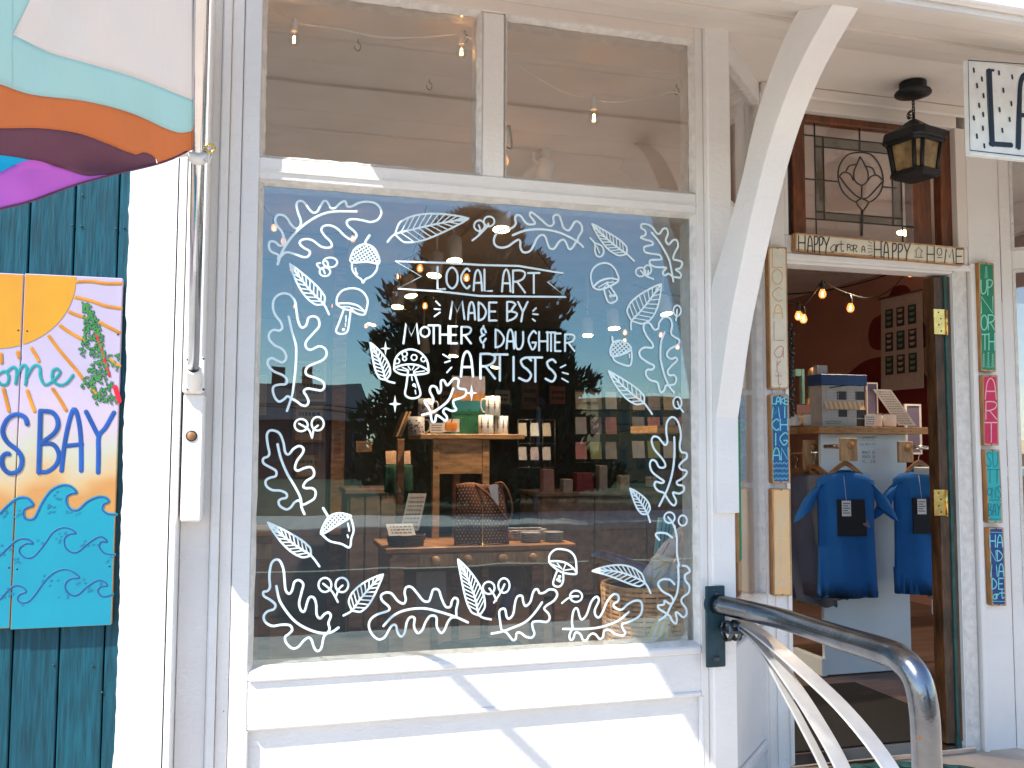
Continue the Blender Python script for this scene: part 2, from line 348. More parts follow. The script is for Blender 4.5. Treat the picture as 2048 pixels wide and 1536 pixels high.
# --- window framing
GT=at(527,372,.03).z; GB=at(505,1332,.03).z; GL=at(516,900,.03).x; GR=at(1383,900,.03).x
TB=at(527,310,.03).z; TT=at(1378,92,.03).z
ML=at(960,200,.03).x; MR=at(1006,200,.03).x
fr=.014
xs0=-.080; xe=1.549
zc=(GT+TB)/2
part(MB().box(xs0,GL-fr,0,.11,-.3,2.9,bev=.004),'left_stile','white_paint_flaky')
part(MB().box(GR+fr,xe,0,.11,-.3,2.9,bev=.004),'right_stile')
part(MB().box(GL-fr,GR+fr,0,.11,GT+fr,TB-fr,bev=.004).box(GL-fr,GR+fr,-.006,0.001,zc-.012,zc-.009),'transom_bar')
part(MB().box(ML-.0,MR+.0,.002,.11,TB-fr,TT+fr,bev=.006),'mullion')
part(MB().box(GL-fr,GR+fr,0,.11,TT+fr,2.90,bev=.004),'head_rail','soffit_paint')
part(MB().box(-.25,xe+.1,-.022,-.0005,TT+fr+.045,TT+fr+.10,bev=.004),'head_trim','soffit_paint')
zr=at(700,1437,0).z; zs=GB-fr
part(MB().box(GL-fr,GR+fr,0,.11,zr,zs-.028,bev=.003),'bottom_rail','white_paint_flaky')
part(MB().box(GL-fr,GR+fr,-.012,.11,zs-.028,zs,bev=.006),'sill','white_paint_flaky')
# kick panel, recessed, with a lip
pxl=GL-fr+.002; pxr=GR+fr-.002
part(MB().box(pxl,pxr,.021,.11,-.22,zr-.001),'kick_panel','white_paint_flaky')
part(MB().box(pxl-.001,pxr+.001,-.008,.0205,zr-.014,zr+.002,bev=.005).box(pxl-.012,pxl+.002,-.004,.02,-.2,zr-.014,bev=.004).box(pxr-.002,pxr+.012,-.004,.02,-.2,zr-.014,bev=.004),'panel_moulding','white_paint_flaky')
part(MB().box(pxl,pxr,.002,.11,-.3,-.2,bev=.003),'bottom_board','white_paint_flaky')
def bead(x0,x1,z0,z1,par,y1=.03,o=fr):
    """sloping putty bead round a pane, four mitred pieces"""
    a=[V(x0,y1,z0),V(x1,y1,z0),V(x1,y1,z1),V(x0,y1,z1)]; b=[V(x0-o,.001,z0-o),V(x1+o,.001,z0-o),V(x1+o,.001,z1+o),V(x0-o,.001,z1+o)]
    mb=MB()
    n=26
    for i in range(4):
        p,q,r,s=a[i],a[(i+1)%4],b[(i+1)%4],b[i]; prev=None
        for k in range(n+1):
            t=k/n; j=0 if k in(0,n) else random.uniform(-.0018,.0022)
            cc=(a[0]+a[2])/2; e=p.lerp(q,t); e=e+(cc-e).normalized()*j; o_=s.lerp(r,t); mdl=(e+o_)/2+V(0,-.004,0)
            if prev: mb.add([prev[0],e,mdl,prev[1],o_,prev[2]],[(0,1,2,3),(3,2,4,5)],True)
            prev=(e,mdl,o_)
    return part(mb,'putty_bead','bead_paint',par)
WIN=part(MB().box(GL-fr,GL-.001,.036,.11,GB-fr,GT+fr).box(GR+.001,GR+fr,.036,.11,GB-fr,GT+fr).box(GL-.001,GR+.001,.036,.11,GB-fr,GB-.001).box(GL-.001,GR+.001,.036,.11,GT+.001,GT+fr),'display_window','bead_paint')
part(MB().box(GL-.001,GR+.001,.0305,.0345,GB-.001,GT+.001),'glass','window_glass',WIN)
bead(GL,GR,GB,GT,WIN)
for x0,x1,nm in((GL,ML-fr,'upper_window'),(MR+fr,GR,'upper_window')):
    x0b,x1b=x0,x1
    uw=part(MB().box(x0b-fr,x0b-.001,.036,.10,TB-.001,TT+.001).box(x1b+.001,x1b+fr,.036,.10,TB-.001,TT+.001).box(x0b-fr,x1b+fr,.036,.10,TB-fr,TB-.0015).box(x0b-fr,x1b+fr,.036,.10,TT+.0015,TT+fr),nm,'bead_paint')
    part(MB().box(x0b-.001,x1b+.001,.0305,.0345,TB-.001,TT+.001),'glass','upper_glass',uw)
    bead(x0b,x1b,TB,TT,uw)
# nail and rust holes near the bracket head
nl=at(1405,42,-.022); part(MB().tube([nl+V(0,.02,0),nl+V(.005,-.012,.012),nl+V(.02,-.02,.03)],.004,6),'old_nail','black_iron')
# --- post and bracket
part(MB().box(1.5495,1.645,-.03,.12,-.3,2.9,bev=.006),'corner_post')
yz=[(-.058,1.062),(-.058,1.40),(-.09,1.5),(-.152,1.70),(-.232,1.886),(-.345,2.12),(-.47,2.32),(-.62,2.47),(-.83,2.60)]
bk=[(-.76,2.70),(-.60,2.63),(-.47,2.53),(-.35,2.385),(-.256,2.21),(-.15,2.045),(-.049,1.905),(-.031,1.87),(-.031,1.062)]
fv=crom([V(1.556,a,b) for a,b in yz[2:]],False,4); bv=crom([V(1.556,a,b) for a,b in bk[:7]],False,4)
poly=[V(1.556,*yz[0]),V(1.556,*yz[1])]+fv+bv+[V(1.556,*bk[7]),V(1.556,*bk[8])]
brk=part(MB().prism(poly,(.088,0,0)),'curved_bracket'); 
bm_=brk.modifiers.new('bevel','BEVEL'); bm_.width=.003; bm_.segments=2; bm_.limit_method='ANGLE'
# --- porch: sloping soffit boards, trim battens, fascia, roof
KS=.362; YF=-1.05
zf=lambda y:2.85+KS*y
def soff(y0,y1,t0=0,t1=.02,x0=-.02,x1=5.2): return MB().prism([V(x0,y0,zf(y0)+t0),V(x0,y1,zf(y1)+t0),V(x0,y1,zf(y1)+t1),V(x0,y0,zf(y0)+t1)],(x1-x0,0,0))
ed=[0,-.225,-.462,-.70,-.90,YF]
for i in range(5): part(soff(ed[i]-.0015,ed[i+1]+.0015,0,.018),'soffit_board','soffit_paint')
part(soff(-.440,-.475,-.012,-.0005),'soffit_batten','soffit_paint')
part(soff(-1.0,YF+.001,-.028,-.001),'soffit_trim')
part(MB().box(-.03,5.2,YF-.03,YF,zf(YF)-.012,zf(YF)+.30,bev=.004),'fascia')
part(MB().prism([V(-.045,0,2.85),V(-.045,YF-.03,zf(YF)-.01),V(-.045,YF-.03,zf(YF)+.30),V(-.045,0,3.3)],(.024,0,0)),'rake_board')
part(MB().prism([V(-.06,0,3.34),V(-.06,YF-.06,zf(YF)+.32),V(-.06,YF-.06,zf(YF)+.34),V(-.06,0,3.36)],(5.3,0,0)),'porch_roof')
part(MB().box(-.02,5.2,0,.384,2.85,2.87),'entry_ceiling','soffit_paint')
part(MB().box(-2.2,5.2,.13,.4,2.9,4.2),'unseen_upper_wall')  # wall above the porch, out of view, added to block light
# --- angled side wall between post and door
def frameM(c,u,n):
    u=Vector(u).normalized(); n=Vector(n).normalized(); return Matrix(((u.x,n.x,0,c[0]),(u.y,n.y,0,c[1]),(0,0,1,c[2]),(0,0,0,1)))
C1=V(1.647,.012,0); E1=V(2.016,.384,0); u1=(E1-C1).normalized(); n1=V(u1.y,-u1.x,0); LS=(E1-C1).length; M1=frameM(C1,u1,n1)
def splay(px,py): p=hit(px,py,C1-n1*.02,n1); return (p-C1).dot(u1),p.z
s1,zt1=splay(1508,207); s0=.035; _,zt0=splay(1463,419); _,zl=splay(1490,1210)
sl1=splay(1505,1100)[0]
print('splay',s1,sl1,LS,zt1,zt0,zl)
s1=max(s1,sl1)
part(MB().box(0,s0,-.10,0,-.3,2.85,M1,bev=.003).box(s1,LS,-.10,0,-.3,2.85,M1,bev=.003).box(s0,s1,-.10,0,zt1,2.85,M1).box(s0,s1,-.10,0,zt0-.12,zt0,M1,bev=.003).box(s0,s1,-.10,0,zl-.10,zl,M1,bev=.003).box(s0,s1,-.09,-.016,-.3,zl-.10,M1),'side_wall')
part(MB().box(s0+.0,s1,-.015,.006,zl-.13,zl-.115,M1,bev=.004).box(s0,s1,-.015,.004,.08,.11,M1,bev=.004),'side_panel_moulding')
for z0,z1 in((zt0,zt1),(zl,zt0-.12)):
    sw=part(MB().box(s0,s0+.012,-.03,.003,z0,z1,M1).box(s1-.012,s1,-.03,.003,z0,z1,M1).box(s0+.012,s1-.012,-.03,.003,z0,z0+.012,M1).box(s0+.012,s1-.012,-.03,.003,z1-.012,z1,M1),'side_window','bead_paint')
    part(MB().box(s0+.01,s1-.01,-.024,-.020,z0+.01,z1-.01,M1),'glass','side_glass',sw)
# --- door surround
xdl=2.131; xdr=2.998; ZD=at(1700,533,R0).z
part(MB().box(2.018,xdl,R0,.52,-.3,2.85,bev=.004),'left_casing')
part(MB().box(2.056,2.062,R0-.006,R0-.001,0,2.85).box(2.112,2.130,R0-.010,R0-.001,0,ZD,bev=.004),'casing_bead')
xj=at(1950,900,R0).x
part(MB().box(xj,3.250,R0,.52,-.3,2.85,bev=.002),'right_casing')
part(MB().box(xj-.004,xj+.022,R0-.014,R0-.001,-.03,ZD+.05,bev=.004),'casing_moulding')
part(MB().box(xdr,xj-.005,R0+.012,.47,-.03,ZD+.04,bev=.003),'door_jamb','bead_paint')
mat('weather_strip',(.035,.10,.085),.5,var=.3,scale=20,bump=.1,speck=.04,speckcol=(.4,.4,.38))
part(MB().box(xdr-.028,xdr-.004,.425,.468,-.02,ZD-.01),'weather_strip','weather_strip')
part(MB().box(xdr-.004,xdr+.003,.40,.468,-.02,ZD+.005),'metal_strip','white_plastic')
ZH=at(1750,495,R0).z+.03
part(MB().box(xdl,xj,R0+.004,.52,ZD+.012,ZH,bev=.004).box(xdl-.01,xj+.01,R0-.008,R0+.003,ZD+.012,ZD+.040,bev=.004).box(xdl,xdr,R0+.02,.50,ZD,ZD+.0115),'door_head')
zT=at(1750,243,R0).z+.015
part(MB().box(xdl,3.03,R0+.001,.52,zT,2.85,bev=.003),'lintel','soffit_paint')
part(MB().box(2.018,3.243,R0-.022,R0-.001,2.80,2.849,bev=.006),'crown_trim','soffit_paint')
part(MB().box(xdl,2.15,R0+.002,.52,ZH,zT,bev=.002),'transom_post'); part(MB().box(3.02,xj,R0+.002,.52,ZH,zT,bev=.002),'transom_post','soffit_paint')
part(MB().box(xdl-.02,xdr+.03,.375,.50,-.026,-.004,bev=.004),'threshold','chrome')
# --- right angled wall with window
C2=V(3.247,R0-.004,0); u2=V(1,-1,0).normalized(); n2=V(-1,-1,0).normalized(); M2=frameM(C2,u2,n2)
def sp2(px,py): p=hit(px,py,C2-n2*.02,n2); return (p-C2).dot(u2),p.z
a0=.045; zb2=sp2(2020,1203)[1]; zt2=sp2(2020,541)[1]; zq=sp2(2020,503)[1]; zq2=sp2(2030,318)[1]+.05
part(MB().box(0,a0,-.1,0,-.3,2.85,M2,bev=.003).box(.52,.9,-.1,0,-.3,2.85,M2,bev=.003).box(a0,.52,-.1,0,zq2,2.85,M2).box(a0,.52,-.1,0,zt2,zq,M2,bev=.003).box(a0,.52,-.1,0,zb2-.1,zb2,M2,bev=.003).box(a0,.52,-.09,-.016,-.3,zb2-.1,M2),'side_wall')
part(MB().box(a0+.05,.5,-.016,.0,.30,.32,M2,bev=.003).box(a0+.05,a0+.07,-.016,.0,-.05,.30,M2,bev=.003),'side_panel_moulding')
for z0,z1 in((zq,zq2),(zb2,zt2)):
    sw=part(MB().box(a0,a0+.012,-.03,.003,z0,z1,M2).box(.508,.52,-.03,.003,z0,z1,M2).box(a0+.012,.508,-.03,.003,z0,z0+.012,M2).box(a0+.012,.508,-.03,.003,z1-.012,z1,M2),'side_window','bead_paint')
    part(MB().box(a0+.01,.51,-.024,-.020,z0+.01,z1-.01,M2),'glass','side_glass',sw)
# --- stained glass above the door
yg=.44
def g(px,py): return at(px,py,yg)
sx0=g(1580,300).x; sx1=g(1897,300).x; sz0=ZH+.001; sz1=zT-.001
inL=g(1605,300).x; inR=g(1826,400).x; inR2=g(1867,420).x
SG=part(MB().box(sx0,inL,yg-.02,yg+.03,sz0,sz1,bev=.004).box(g(1876,400).x,sx1,yg-.02,yg+.03,sz0,sz1,bev=.004).box(inL,g(1876,400).x,yg-.02,yg+.03,g(1700,250).z-.012,sz1,bev=.004).box(inR,inR2,yg+.012,yg+.055,sz0,g(1850,300).z,bev=.003),'stained_glass_window','stained_wood')
top=g(1700,250).z-.012
lx=[inL,g(1631,400).x,g(1648,400).x,g(1785,400).x,g(1803,400).x,inR]; lz=[top,g(1700,280).z,g(1700,300).z,g(1700,429).z,g(1700,444).z,sz0]
k=0
for i in range(5):
    for j in range(5):
        bd=(i in(1,3) and 1<=j<=3) or (j in(1,3) and 1<=i<=3)
        x0,x1,z1,z0=lx[i],lx[i+1],lz[j],lz[j+1]
        part(MB().box(x0,x1,yg,yg+.003,z0,z1),'pane','rippled_glass' if bd else 'clear_glass',SG)
part(MB().box(inR2,g(1876,400).x,yg+.02,yg+.024,sz0,top),'pane','clear_glass',SG)
part(MB().box(xdl+.02,sx0,yg,yg+.02,sz0,sz1),'edge_strip','lead',SG)
lead=MB(); LW=.0045
for x in lx[1:5]:
    full=(x in(lx[1],lx[4])); lead.tube([V(x,yg-.002,top if full else lz[1]),V(x,yg-.002,sz0 if full else lz[4])],LW*.7,6)
for j in(1,4): lead.tube([V(inL,yg-.002,lz[j]),V(inR,yg-.002,lz[j])],LW*.7,6)
for j in(2,3): lead.tube([V(lx[1],yg-.002,lz[j]),V(lx[4],yg-.002,lz[j])],LW*.7,6)
cxp=1719
def L2(pts,r=.0035,cl=False):
    P=[g(*p)+V(0,-.003,0) for p in pts]; P=crom(P,cl,6)
    if cl: P.append(P[0])
    lead.tube(P,r,6)
s_=4.8; q=lambda x,y:(1560+x/s_,220+y/s_)
L2([q(755,130),q(765,400)]); L2([q(220,660),q(555,690)]); L2([q(985,740),q(1110,750)]); L2([q(785,965),q(780,1210)],.0055)
L2([q(765,408),q(650,430),q(570,530),q(555,650),q(590,770),q(660,850),q(730,890)]); L2([q(765,408),q(870,430),q(950,530),q(985,660),q(965,780),q(900,860),q(845,890)])
L2([q(765,450),q(735,520),q(705,600),q(715,680),q(780,725),q(835,680),q(840,600),q(805,520),q(765,450)])
L2([q(725,525),q(660,540),q(630,590)]); L2([q(805,540),q(880,560),q(910,620)])
L2([q(565,640),q(610,600),q(670,620),q(700,680)]); L2([q(985,680),q(930,630),q(870,640),q(840,680)])
L2([q(570,645),q(640,740),q(720,820),q(775,850)]); L2([q(980,690),q(900,780),q(840,840),q(790,855)]); L2([q(780,725),q(780,850)])
L2([q(780,850),q(730,890),q(790,970)]); L2([q(790,855),q(845,890),q(795,970)])
part(lead,'lead_came','lead',SG)
# --- open door leaf, swung inwards, with hinges
hp=V(2.985,.425,0); du=V(math.sin(R_(36)),math.cos(R_(36)),0); dn=V(-du.y,du.x,0)
MD=frameM(hp,du,dn)
DR=part(MB().box(0,.09,-.024,.024,.01,ZD-.01,MD,bev=.003).box(.70,.80,-.024,.024,.01,ZD-.01,MD,bev=.003).box(.09,.70,-.024,.024,.01,.22,MD,bev=.003).box(.09,.70,-.024,.024,ZD-.14,ZD-.01,MD,bev=.003).box(.09,.70,-.024,.024,.85,1.0,MD,bev=.003).box(.09,.70,-.014,.014,.22,.85,MD),'door_leaf','door_wood')
part(MB().box(.09,.70,-.003,.003,1.0,ZD-.14,MD),'glass','clear_glass',DR)
part(MB().box(xdr-.075,xdr-.03,.432,.50,0,ZD-.01,bev=.003),'inner_stop','door_wood')
for py in(644,1005):
    hz=at(1885,py,.42).z; x0=at(1867,py,.42).x; x1=at(1890,py,.42).x
    h_=part(MB().box(x0,x1,.416,.4195,hz-.057,hz+.057),'hinge','brass',DR)
    part(MB().lathe(V(x1+.004,.414,hz-.055),[(0,0),(.006,0),(.006,.11),(0,.112)],10).lathe(V(x1+.004,.414,hz-.062),[(0,0),(.005,.002),(.004,.008)],8),'hinge_knuckle','brass',DR)
    sc=MB()
    for k in range(4): sc.lathe(V((x0+x1)/2+(.006 if k%2 else -.006),.4155,hz+.042-.028*k),[(0,0),(.004,0),(.004,.001)],8,V(0,1,0))
    part(sc,'hinge_screws','black_iron',DR)
# ================================================================ TEAL WALL
TW=thing('teal_board_wall','teal painted vertical board wall on the far left, beside the white pilaster','wall',(-.9,0,ZG))
yt=-.045
sx=[at(25,1300,yt).x,at(118,1300,yt).x,at(208,1300,yt).x,-.385]
wdt=sx[1]-sx[0]
while sx[0]>-1.9: sx.insert(0,sx[0]-wdt)
for i in range(len(sx)-1):
    MB().box(sx[i]+.0022,sx[i+1]-.0022,yt+random.uniform(-.0015,.0015),0,ZG,3.6,bev=.003).build('board','teal_board%d'%(i%4),TW)
MB().box(-1.95,-.39,.002,.13,ZG,3.6).build('backing','black_plastic',TW)
nm=MB()
for px,py in((145,950-500),(163,452),(232,457),(248,455),(107,1330),(186,1332),(204,1385),(165,390)):
    p=at(px,py,yt-.002); nm.lathe(p,[(0,-.001),(.0032,-.001),(.0036,.001)],8,V(0,1,0))
nm.build('nail_heads','teal_plate',TW)
# ================================================================ PAINTED WINDOW ART
S0=Surf((0,.030,0),(0,-1,0))
cA=S0.crop(500,360,4.2674);cB=S0.crop(920,380,4.2667);cC=S0.crop(500,700,4.2674);cD=S0.crop(920,700,4.2667);cE=S0.crop(500,1000,4.2674);cF=S0.crop(920,1000,4.2667);c1=S0.crop(0,0,1)
W0=.0076
def pts(s): return [tuple(float(v) for v in t.split(',')) for t in s.split()]
def dn_(mb,name): return part(mb,name,'art_paint',WIN)
def oak(sf,vein,out,shift=None,wd=W0):
    mb=MB(); sf.stroke(mb,pts(vein),wd*1.05); o=pts(out); cl=(o[0]==o[-1]); 
    if cl: o=o[:-1]
    sf.stroke(mb,o,wd,True,cl,sub=5); return dn_(mb,'oak_leaf_drawing')
oak(cA,'235,720 290,580 380,460 480,370 600,300 720,270 910,270','240,680 240,640 180,610 160,560 175,525 215,530 250,560 285,550 290,500 270,440 230,390 215,340 235,300 280,300 320,330 350,380 390,415 425,400 435,350 410,280 395,220 410,185 440,180 475,205 505,250 540,280 575,270 600,225 625,185 650,180 670,205 690,240 725,240 755,210 790,185 815,185 830,225 870,225 930,195 1000,185 1070,200 1110,240 1120,290 1090,340 1030,360 960,345 880,335 830,350 835,390 880,430 910,470 890,505 850,505 800,470 750,420 690,390 630,395 610,430 640,480 690,530 695,570 650,580 600,565 540,520 490,505 440,515 425,545 460,580 510,610 500,650 460,660 400,640 340,620 300,620 265,650 240,680')
oak(cB,'450,385 560,345 680,335 800,350 900,385 1000,440 1050,485','1000,440 1010,400 1040,350 1035,300 1005,270 975,275 955,310 925,345 885,325 865,270 845,220 815,212 795,235 800,280 780,305 745,300 700,260 640,210 605,190 595,215 620,250 640,285 600,295 560,280 520,225 485,215 470,245 475,290 440,325 370,340 315,370 290,420 300,470 350,492 410,480 460,445 495,425 515,440 515,490 540,530 590,525 625,480 655,415 690,385 725,395 745,450 765,495 800,500 825,470 850,435 885,425 905,450 930,505 960,490 985,450 1000,440')
oak(cB,'1635,365 1690,430 1740,510 1785,600 1805,690 1820,780','1815,740 1780,715 1745,730 1730,700 1760,665 1720,660 1660,655 1620,630 1625,600 1680,595 1720,590 1700,555 1640,545 1580,530 1570,490 1610,475 1645,465 1635,440 1585,425 1540,405 1580,385 1580,350 1545,320 1555,290 1610,298 1650,330 1680,370 1705,370 1730,335 1760,330 1775,370 1755,430 1780,465 1815,430 1850,430 1860,480 1830,540 1820,590 1860,600 1895,620 1880,665 1840,680 1880,710 1880,745 1840,745 1815,740')
def joinAC(a,c): return [(x,y) for x,y in a]+[(x,y+1450.9) for x,y in c]
mb=MB(); cA.stroke(mb,joinAC(pts('330,1165 360,1300 390,1400'),pts('395,20 390,150 370,320 355,400 315,520')),W0)
cA.stroke(mb,joinAC(pts('270,970 210,1010 195,1080 215,1150 260,1210 275,1260 250,1285 200,1280 165,1310 165,1360 210,1410 270,1440'),pts('305,35 305,80 275,105 230,90 190,70 155,85 155,130 200,180 280,215 315,250 305,290 250,295 205,310 195,350 215,410 250,440 290,420 320,395 355,415 400,440 440,470 480,475 500,440 480,390 460,355 490,330 560,340 610,345 635,315 620,270 560,240 490,215 475,180 500,140 570,110 630,80 655,35'))+pts('640,1440 590,1420 520,1450 480,1430 480,1380 540,1310 590,1250 585,1190 545,1165 500,1180 480,1240 440,1260 410,1200 395,1100 385,1040 340,980'),W0,True,True)
dn_(mb,'oak_leaf_drawing')
oak(cC,'235,805 265,930 320,1060 380,1160 430,1260 440,1340 465,1400','180,685 145,720 150,800 165,880 150,910 115,925 115,965 170,1000 220,1030 220,1075 170,1090 135,1115 140,1160 190,1195 260,1200 310,1225 310,1260 270,1270 245,1290 255,1330 310,1360 350,1340 380,1300 420,1285 450,1320 500,1300 550,1265 560,1210 530,1180 480,1180 455,1165 480,1120 540,1080 545,1030 515,1000 460,1010 410,1030 385,1010 400,950 450,880 455,840 420,820 370,845 330,890 300,870 285,790 250,710 180,685')
oak(cE,'225,735 250,850 310,950 390,1040 490,1100 600,1135 690,1130 755,1090','215,510 180,550 165,650 170,740 150,775 115,785 120,820 170,850 215,890 205,930 150,950 118,990 130,1040 190,1075 270,1065 340,1070 360,1110 330,1145 300,1170 310,1220 360,1265 410,1255 460,1200 500,1175 525,1195 550,1265 580,1290 610,1260 630,1170 660,1135 680,1100 670,1050 690,990 670,960 635,975 600,1010 570,980 565,890 545,835 510,830 490,870 465,950 435,940 420,880 440,790 455,720 420,685 380,700 360,770 335,800 305,770 295,680 285,590 255,520 215,510')
oak(cE,'1140,1075 1220,990 1330,940 1480,925 1620,955 1760,1000 1860,1045','1760,995 1760,940 1775,860 1750,835 1725,860 1710,910 1670,910 1635,840 1610,770 1565,765 1545,820 1525,865 1480,860 1430,800 1380,745 1335,745 1320,790 1330,850 1310,885 1260,860 1210,800 1160,790 1120,815 1130,860 1185,910 1180,945 1090,975 1030,1020 1015,1080 1045,1150 1100,1190 1150,1170 1185,1110 1215,1070 1245,1070 1260,1130 1290,1165 1320,1130 1340,1040 1370,1000 1405,1010 1400,1080 1430,1135 1470,1110 1500,1040 1540,990 1590,1000 1595,1080 1630,1135 1660,1110 1690,1040 1720,1005 1760,995')
oak(cC,'1735,330 1700,420 1640,480 1560,530 1470,555','1540,525 1520,490 1490,440 1510,430 1550,460 1565,420 1535,350 1550,310 1590,320 1610,370 1630,340 1630,270 1655,260 1680,300 1700,290 1740,245 1780,255 1775,310 1790,330 1840,340 1840,385 1800,410 1740,430 1740,470 1760,510 1720,520 1670,500 1650,530 1680,570 1670,605 1620,570 1590,560 1580,610 1555,610 1545,570 1540,525')
mb=MB(); BD=lambda b,d:[(x,y) for x,y in b]+[(x,y+1365.3) for x,y in d]
cB.stroke(mb,BD(pts('1745,1215 1715,1300 1710,1420'),pts('1715,100 1745,220 1785,310 1825,360')),W0)
cB.stroke(mb,BD(pts('1740,1085 1700,1130 1690,1180 1655,1190 1620,1140 1580,1135 1565,1180 1595,1250 1640,1310 1640,1345 1570,1345 1530,1380 1545,1430 1600,1470'),pts('1655,135 1640,165 1595,170 1585,210 1620,255 1680,275 1695,310 1710,360 1740,345 1755,305 1790,300 1830,290 1845,245 1825,215 1785,215 1770,180 1800,140 1850,90 1840,65 1800,75 1765,50'))+pts('1770,1380 1800,1350 1860,1320 1870,1280 1830,1255 1800,1220 1810,1150 1790,1095'),W0,True,True)
dn_(mb,'oak_leaf_drawing')
oak(cD,'1828,745 1830,880 1815,1030 1780,1160 1740,1250 1700,1330','1800,575 1765,620 1760,700 1770,780 1750,810 1720,780 1690,745 1650,740 1635,780 1660,850 1720,920 1750,970 1745,1000 1700,1000 1670,950 1635,940 1620,980 1640,1040 1700,1090 1740,1120 1720,1135 1670,1125 1660,1160 1690,1200 1740,1220 1765,1260 1800,1310 1830,1325 1845,1290 1825,1245 1820,1215 1870,1225 1910,1200 1905,1160 1860,1150 1850,1125 1890,1100 1930,1060 1930,1030 1890,1020 1870,990 1900,950 1935,920 1930,880 1890,870 1875,820 1885,730 1870,640 1840,585 1800,575')
oak(cF,'700,875 640,960 560,1040 450,1090 350,1125 270,1140','355,1105 345,1050 335,960 355,930 385,935 400,1000 425,1010 455,970 470,880 490,825 530,820 540,870 560,905 600,870 620,800 640,765 665,765 680,795 720,790 760,765 810,770 830,810 800,860 740,900 720,930 755,970 765,1010 740,1040 670,1035 620,1045 620,1090 635,1140 610,1175 560,1165 520,1135 485,1135 475,1185 450,1195 425,1165 395,1130 355,1105')
oak(cF,'1440,955 1350,1030 1220,1080 1080,1100 880,1100','960,1090 955,1040 965,960 985,925 1005,935 1020,990 1040,1020 1080,980 1120,870 1165,825 1185,860 1150,940 1160,990 1190,1000 1220,950 1260,860 1310,805 1350,815 1350,860 1310,890 1330,925 1380,935 1430,890 1490,860 1540,865 1555,920 1530,990 1440,1040 1385,1060 1390,1100 1410,1130 1390,1155 1330,1145 1270,1110 1230,1120 1220,1170 1190,1185 1160,1150 1130,1140 1100,1160 1080,1195 1050,1195 1030,1150 1000,1130 980,1140 965,1185 940,1190 935,1150 960,1090')
oak(cF,'1860,560 1865,680 1850,800 1800,900 1760,980 1700,1025','1750,960 1700,930 1690,900 1740,890 1745,860 1790,885 1820,870 1800,820 1730,780 1690,720 1720,680 1790,680 1830,720')
mb=MB(); cF.stroke(mb,pts('1900,560 1940,570 1960,610 1920,640 1925,690 1955,730 1950,790 1900,830 1890,870 1930,930 1930,980 1900,1000 1870,970 1840,960 1850,1020 1840,1055 1810,1030 1790,990 1750,960'),W0)
cF.stroke(mb,pts('1830,220 1850,330 1850,450 1870,560'),W0); cF.stroke(mb,pts('1700,340 1670,300 1690,280 1760,285 1810,320'),W0); dn_(mb,'stem_drawing')
def feather(base,tip,hw,stem,bend=0,n=9,wd=W0*.85):
    mb=MB(); bx,by=base;tx,ty=tip; L=math.hypot(tx-bx,ty-by); ux,uy=(tx-bx)/L,(ty-by)/L; nx,ny=-uy,ux
    def ax(t): c=bend*4*t*(1-t); return (bx+ux*L*t+nx*c,by+uy*L*t+ny*c)
    def w(t): return hw*(math.sin(math.pi*min(1,t**.62))**.8)*(1-.12*t)
    S=[k/12 for k in range(13)]
    o1=[(ax(t)[0]+nx*w(t),ax(t)[1]+ny*w(t)) for t in S]; o2=[(ax(t)[0]-nx*w(t),ax(t)[1]-ny*w(t)) for t in S]
    c1.stroke(mb,o1,wd,sub=3); c1.stroke(mb,o2,wd,sub=3); c1.stroke(mb,[stem]+[ax(t) for t in(0,.25,.5,.75,1)],wd*1.05)
    for k in range(n):
        t=.08+.80*k/n; a=ax(t)
        for sg in(1,-1):
            t2=min(.97,t+.14); e=ax(t2); ww=w(t2)*.95
            c1.stroke(mb,[a,(e[0]+nx*ww*sg,e[1]+ny*ww*sg)],wd*.62,False,h=.0009)
    return dn_(mb,'leaf_drawing')
feather((790,469),(937,437),27,(775,484),-3,10); feather((648,609),(580,528),16,(658,629),-3,8); feather((1253,508),(1184,448),15,(1268,522),-3,9)
feather((1263,642),(1322,568),27,(1262,659),2,8); feather((772,760),(741,686),15,(789,766),3,8); feather((1288,806),(1217,742),15,(1304,828),-3,7)
feather((1295,1028),(1260,977),13,(1300,1044),2,7); feather((622,1111),(536,1045),16,(639,1133),-3,9); feather((704,1221),(766,1149),21,(687,1231),-3,8)
feather((959,1231),(916,1119),19,(982,1239),5,11); feather((1290,1166),(1185,1142),17,(1301,1186),10,9)
def circ(cx,cy,r,ry=None,n=12,a0=0): return [(cx+r*math.cos(a0+2*math.pi*k/n),cy+(ry or r)*math.sin(a0+2*math.pi*k/n)) for k in range(n)]
def sprig(sf,loops,stems,wd=W0*.85):
    mb=MB()
    for x,y,r,ry in loops: sf.stroke(mb,circ(x,y,r,ry),wd,True,True,sub=3)
    for s in stems: sf.stroke(mb,pts(s),wd)
    return dn_(mb,'berry_sprig_drawing')
sprig(cA,[(685,705,60,42),(640,785,45,38)],['640,690 660,700 670,740','600,710 570,720 600,760','640,800 625,760'])
sprig(cB,[(165,305,45,45),(248,268,45,42)],['105,430 150,395 235,310 240,285','160,390 170,340 160,300'])
sprig(cB,[(1540,700,42,38),(1600,680,32,38)],['1650,760 1590,735 1540,690','1600,735 1605,690'])
sprig(cC,[(437,642,56,52),(578,630,52,58)],['420,630 500,680 530,750','530,750 545,680 580,645'])
sprig(cE,[(640,725,55,60),(785,725,55,62)],['625,715 700,780 750,870','735,820 760,760 790,730'])
sprig(cF,[(245,750,50,52),(375,730,48,62)],['250,755 290,810 310,860','290,875 340,800 380,720'])
sprig(cB,[(1852,1030,32,45)],['1842,1112 1852,1020']); sprig(cD,[(1855,450,36,50)],['1905,530 1870,480 1855,440'])
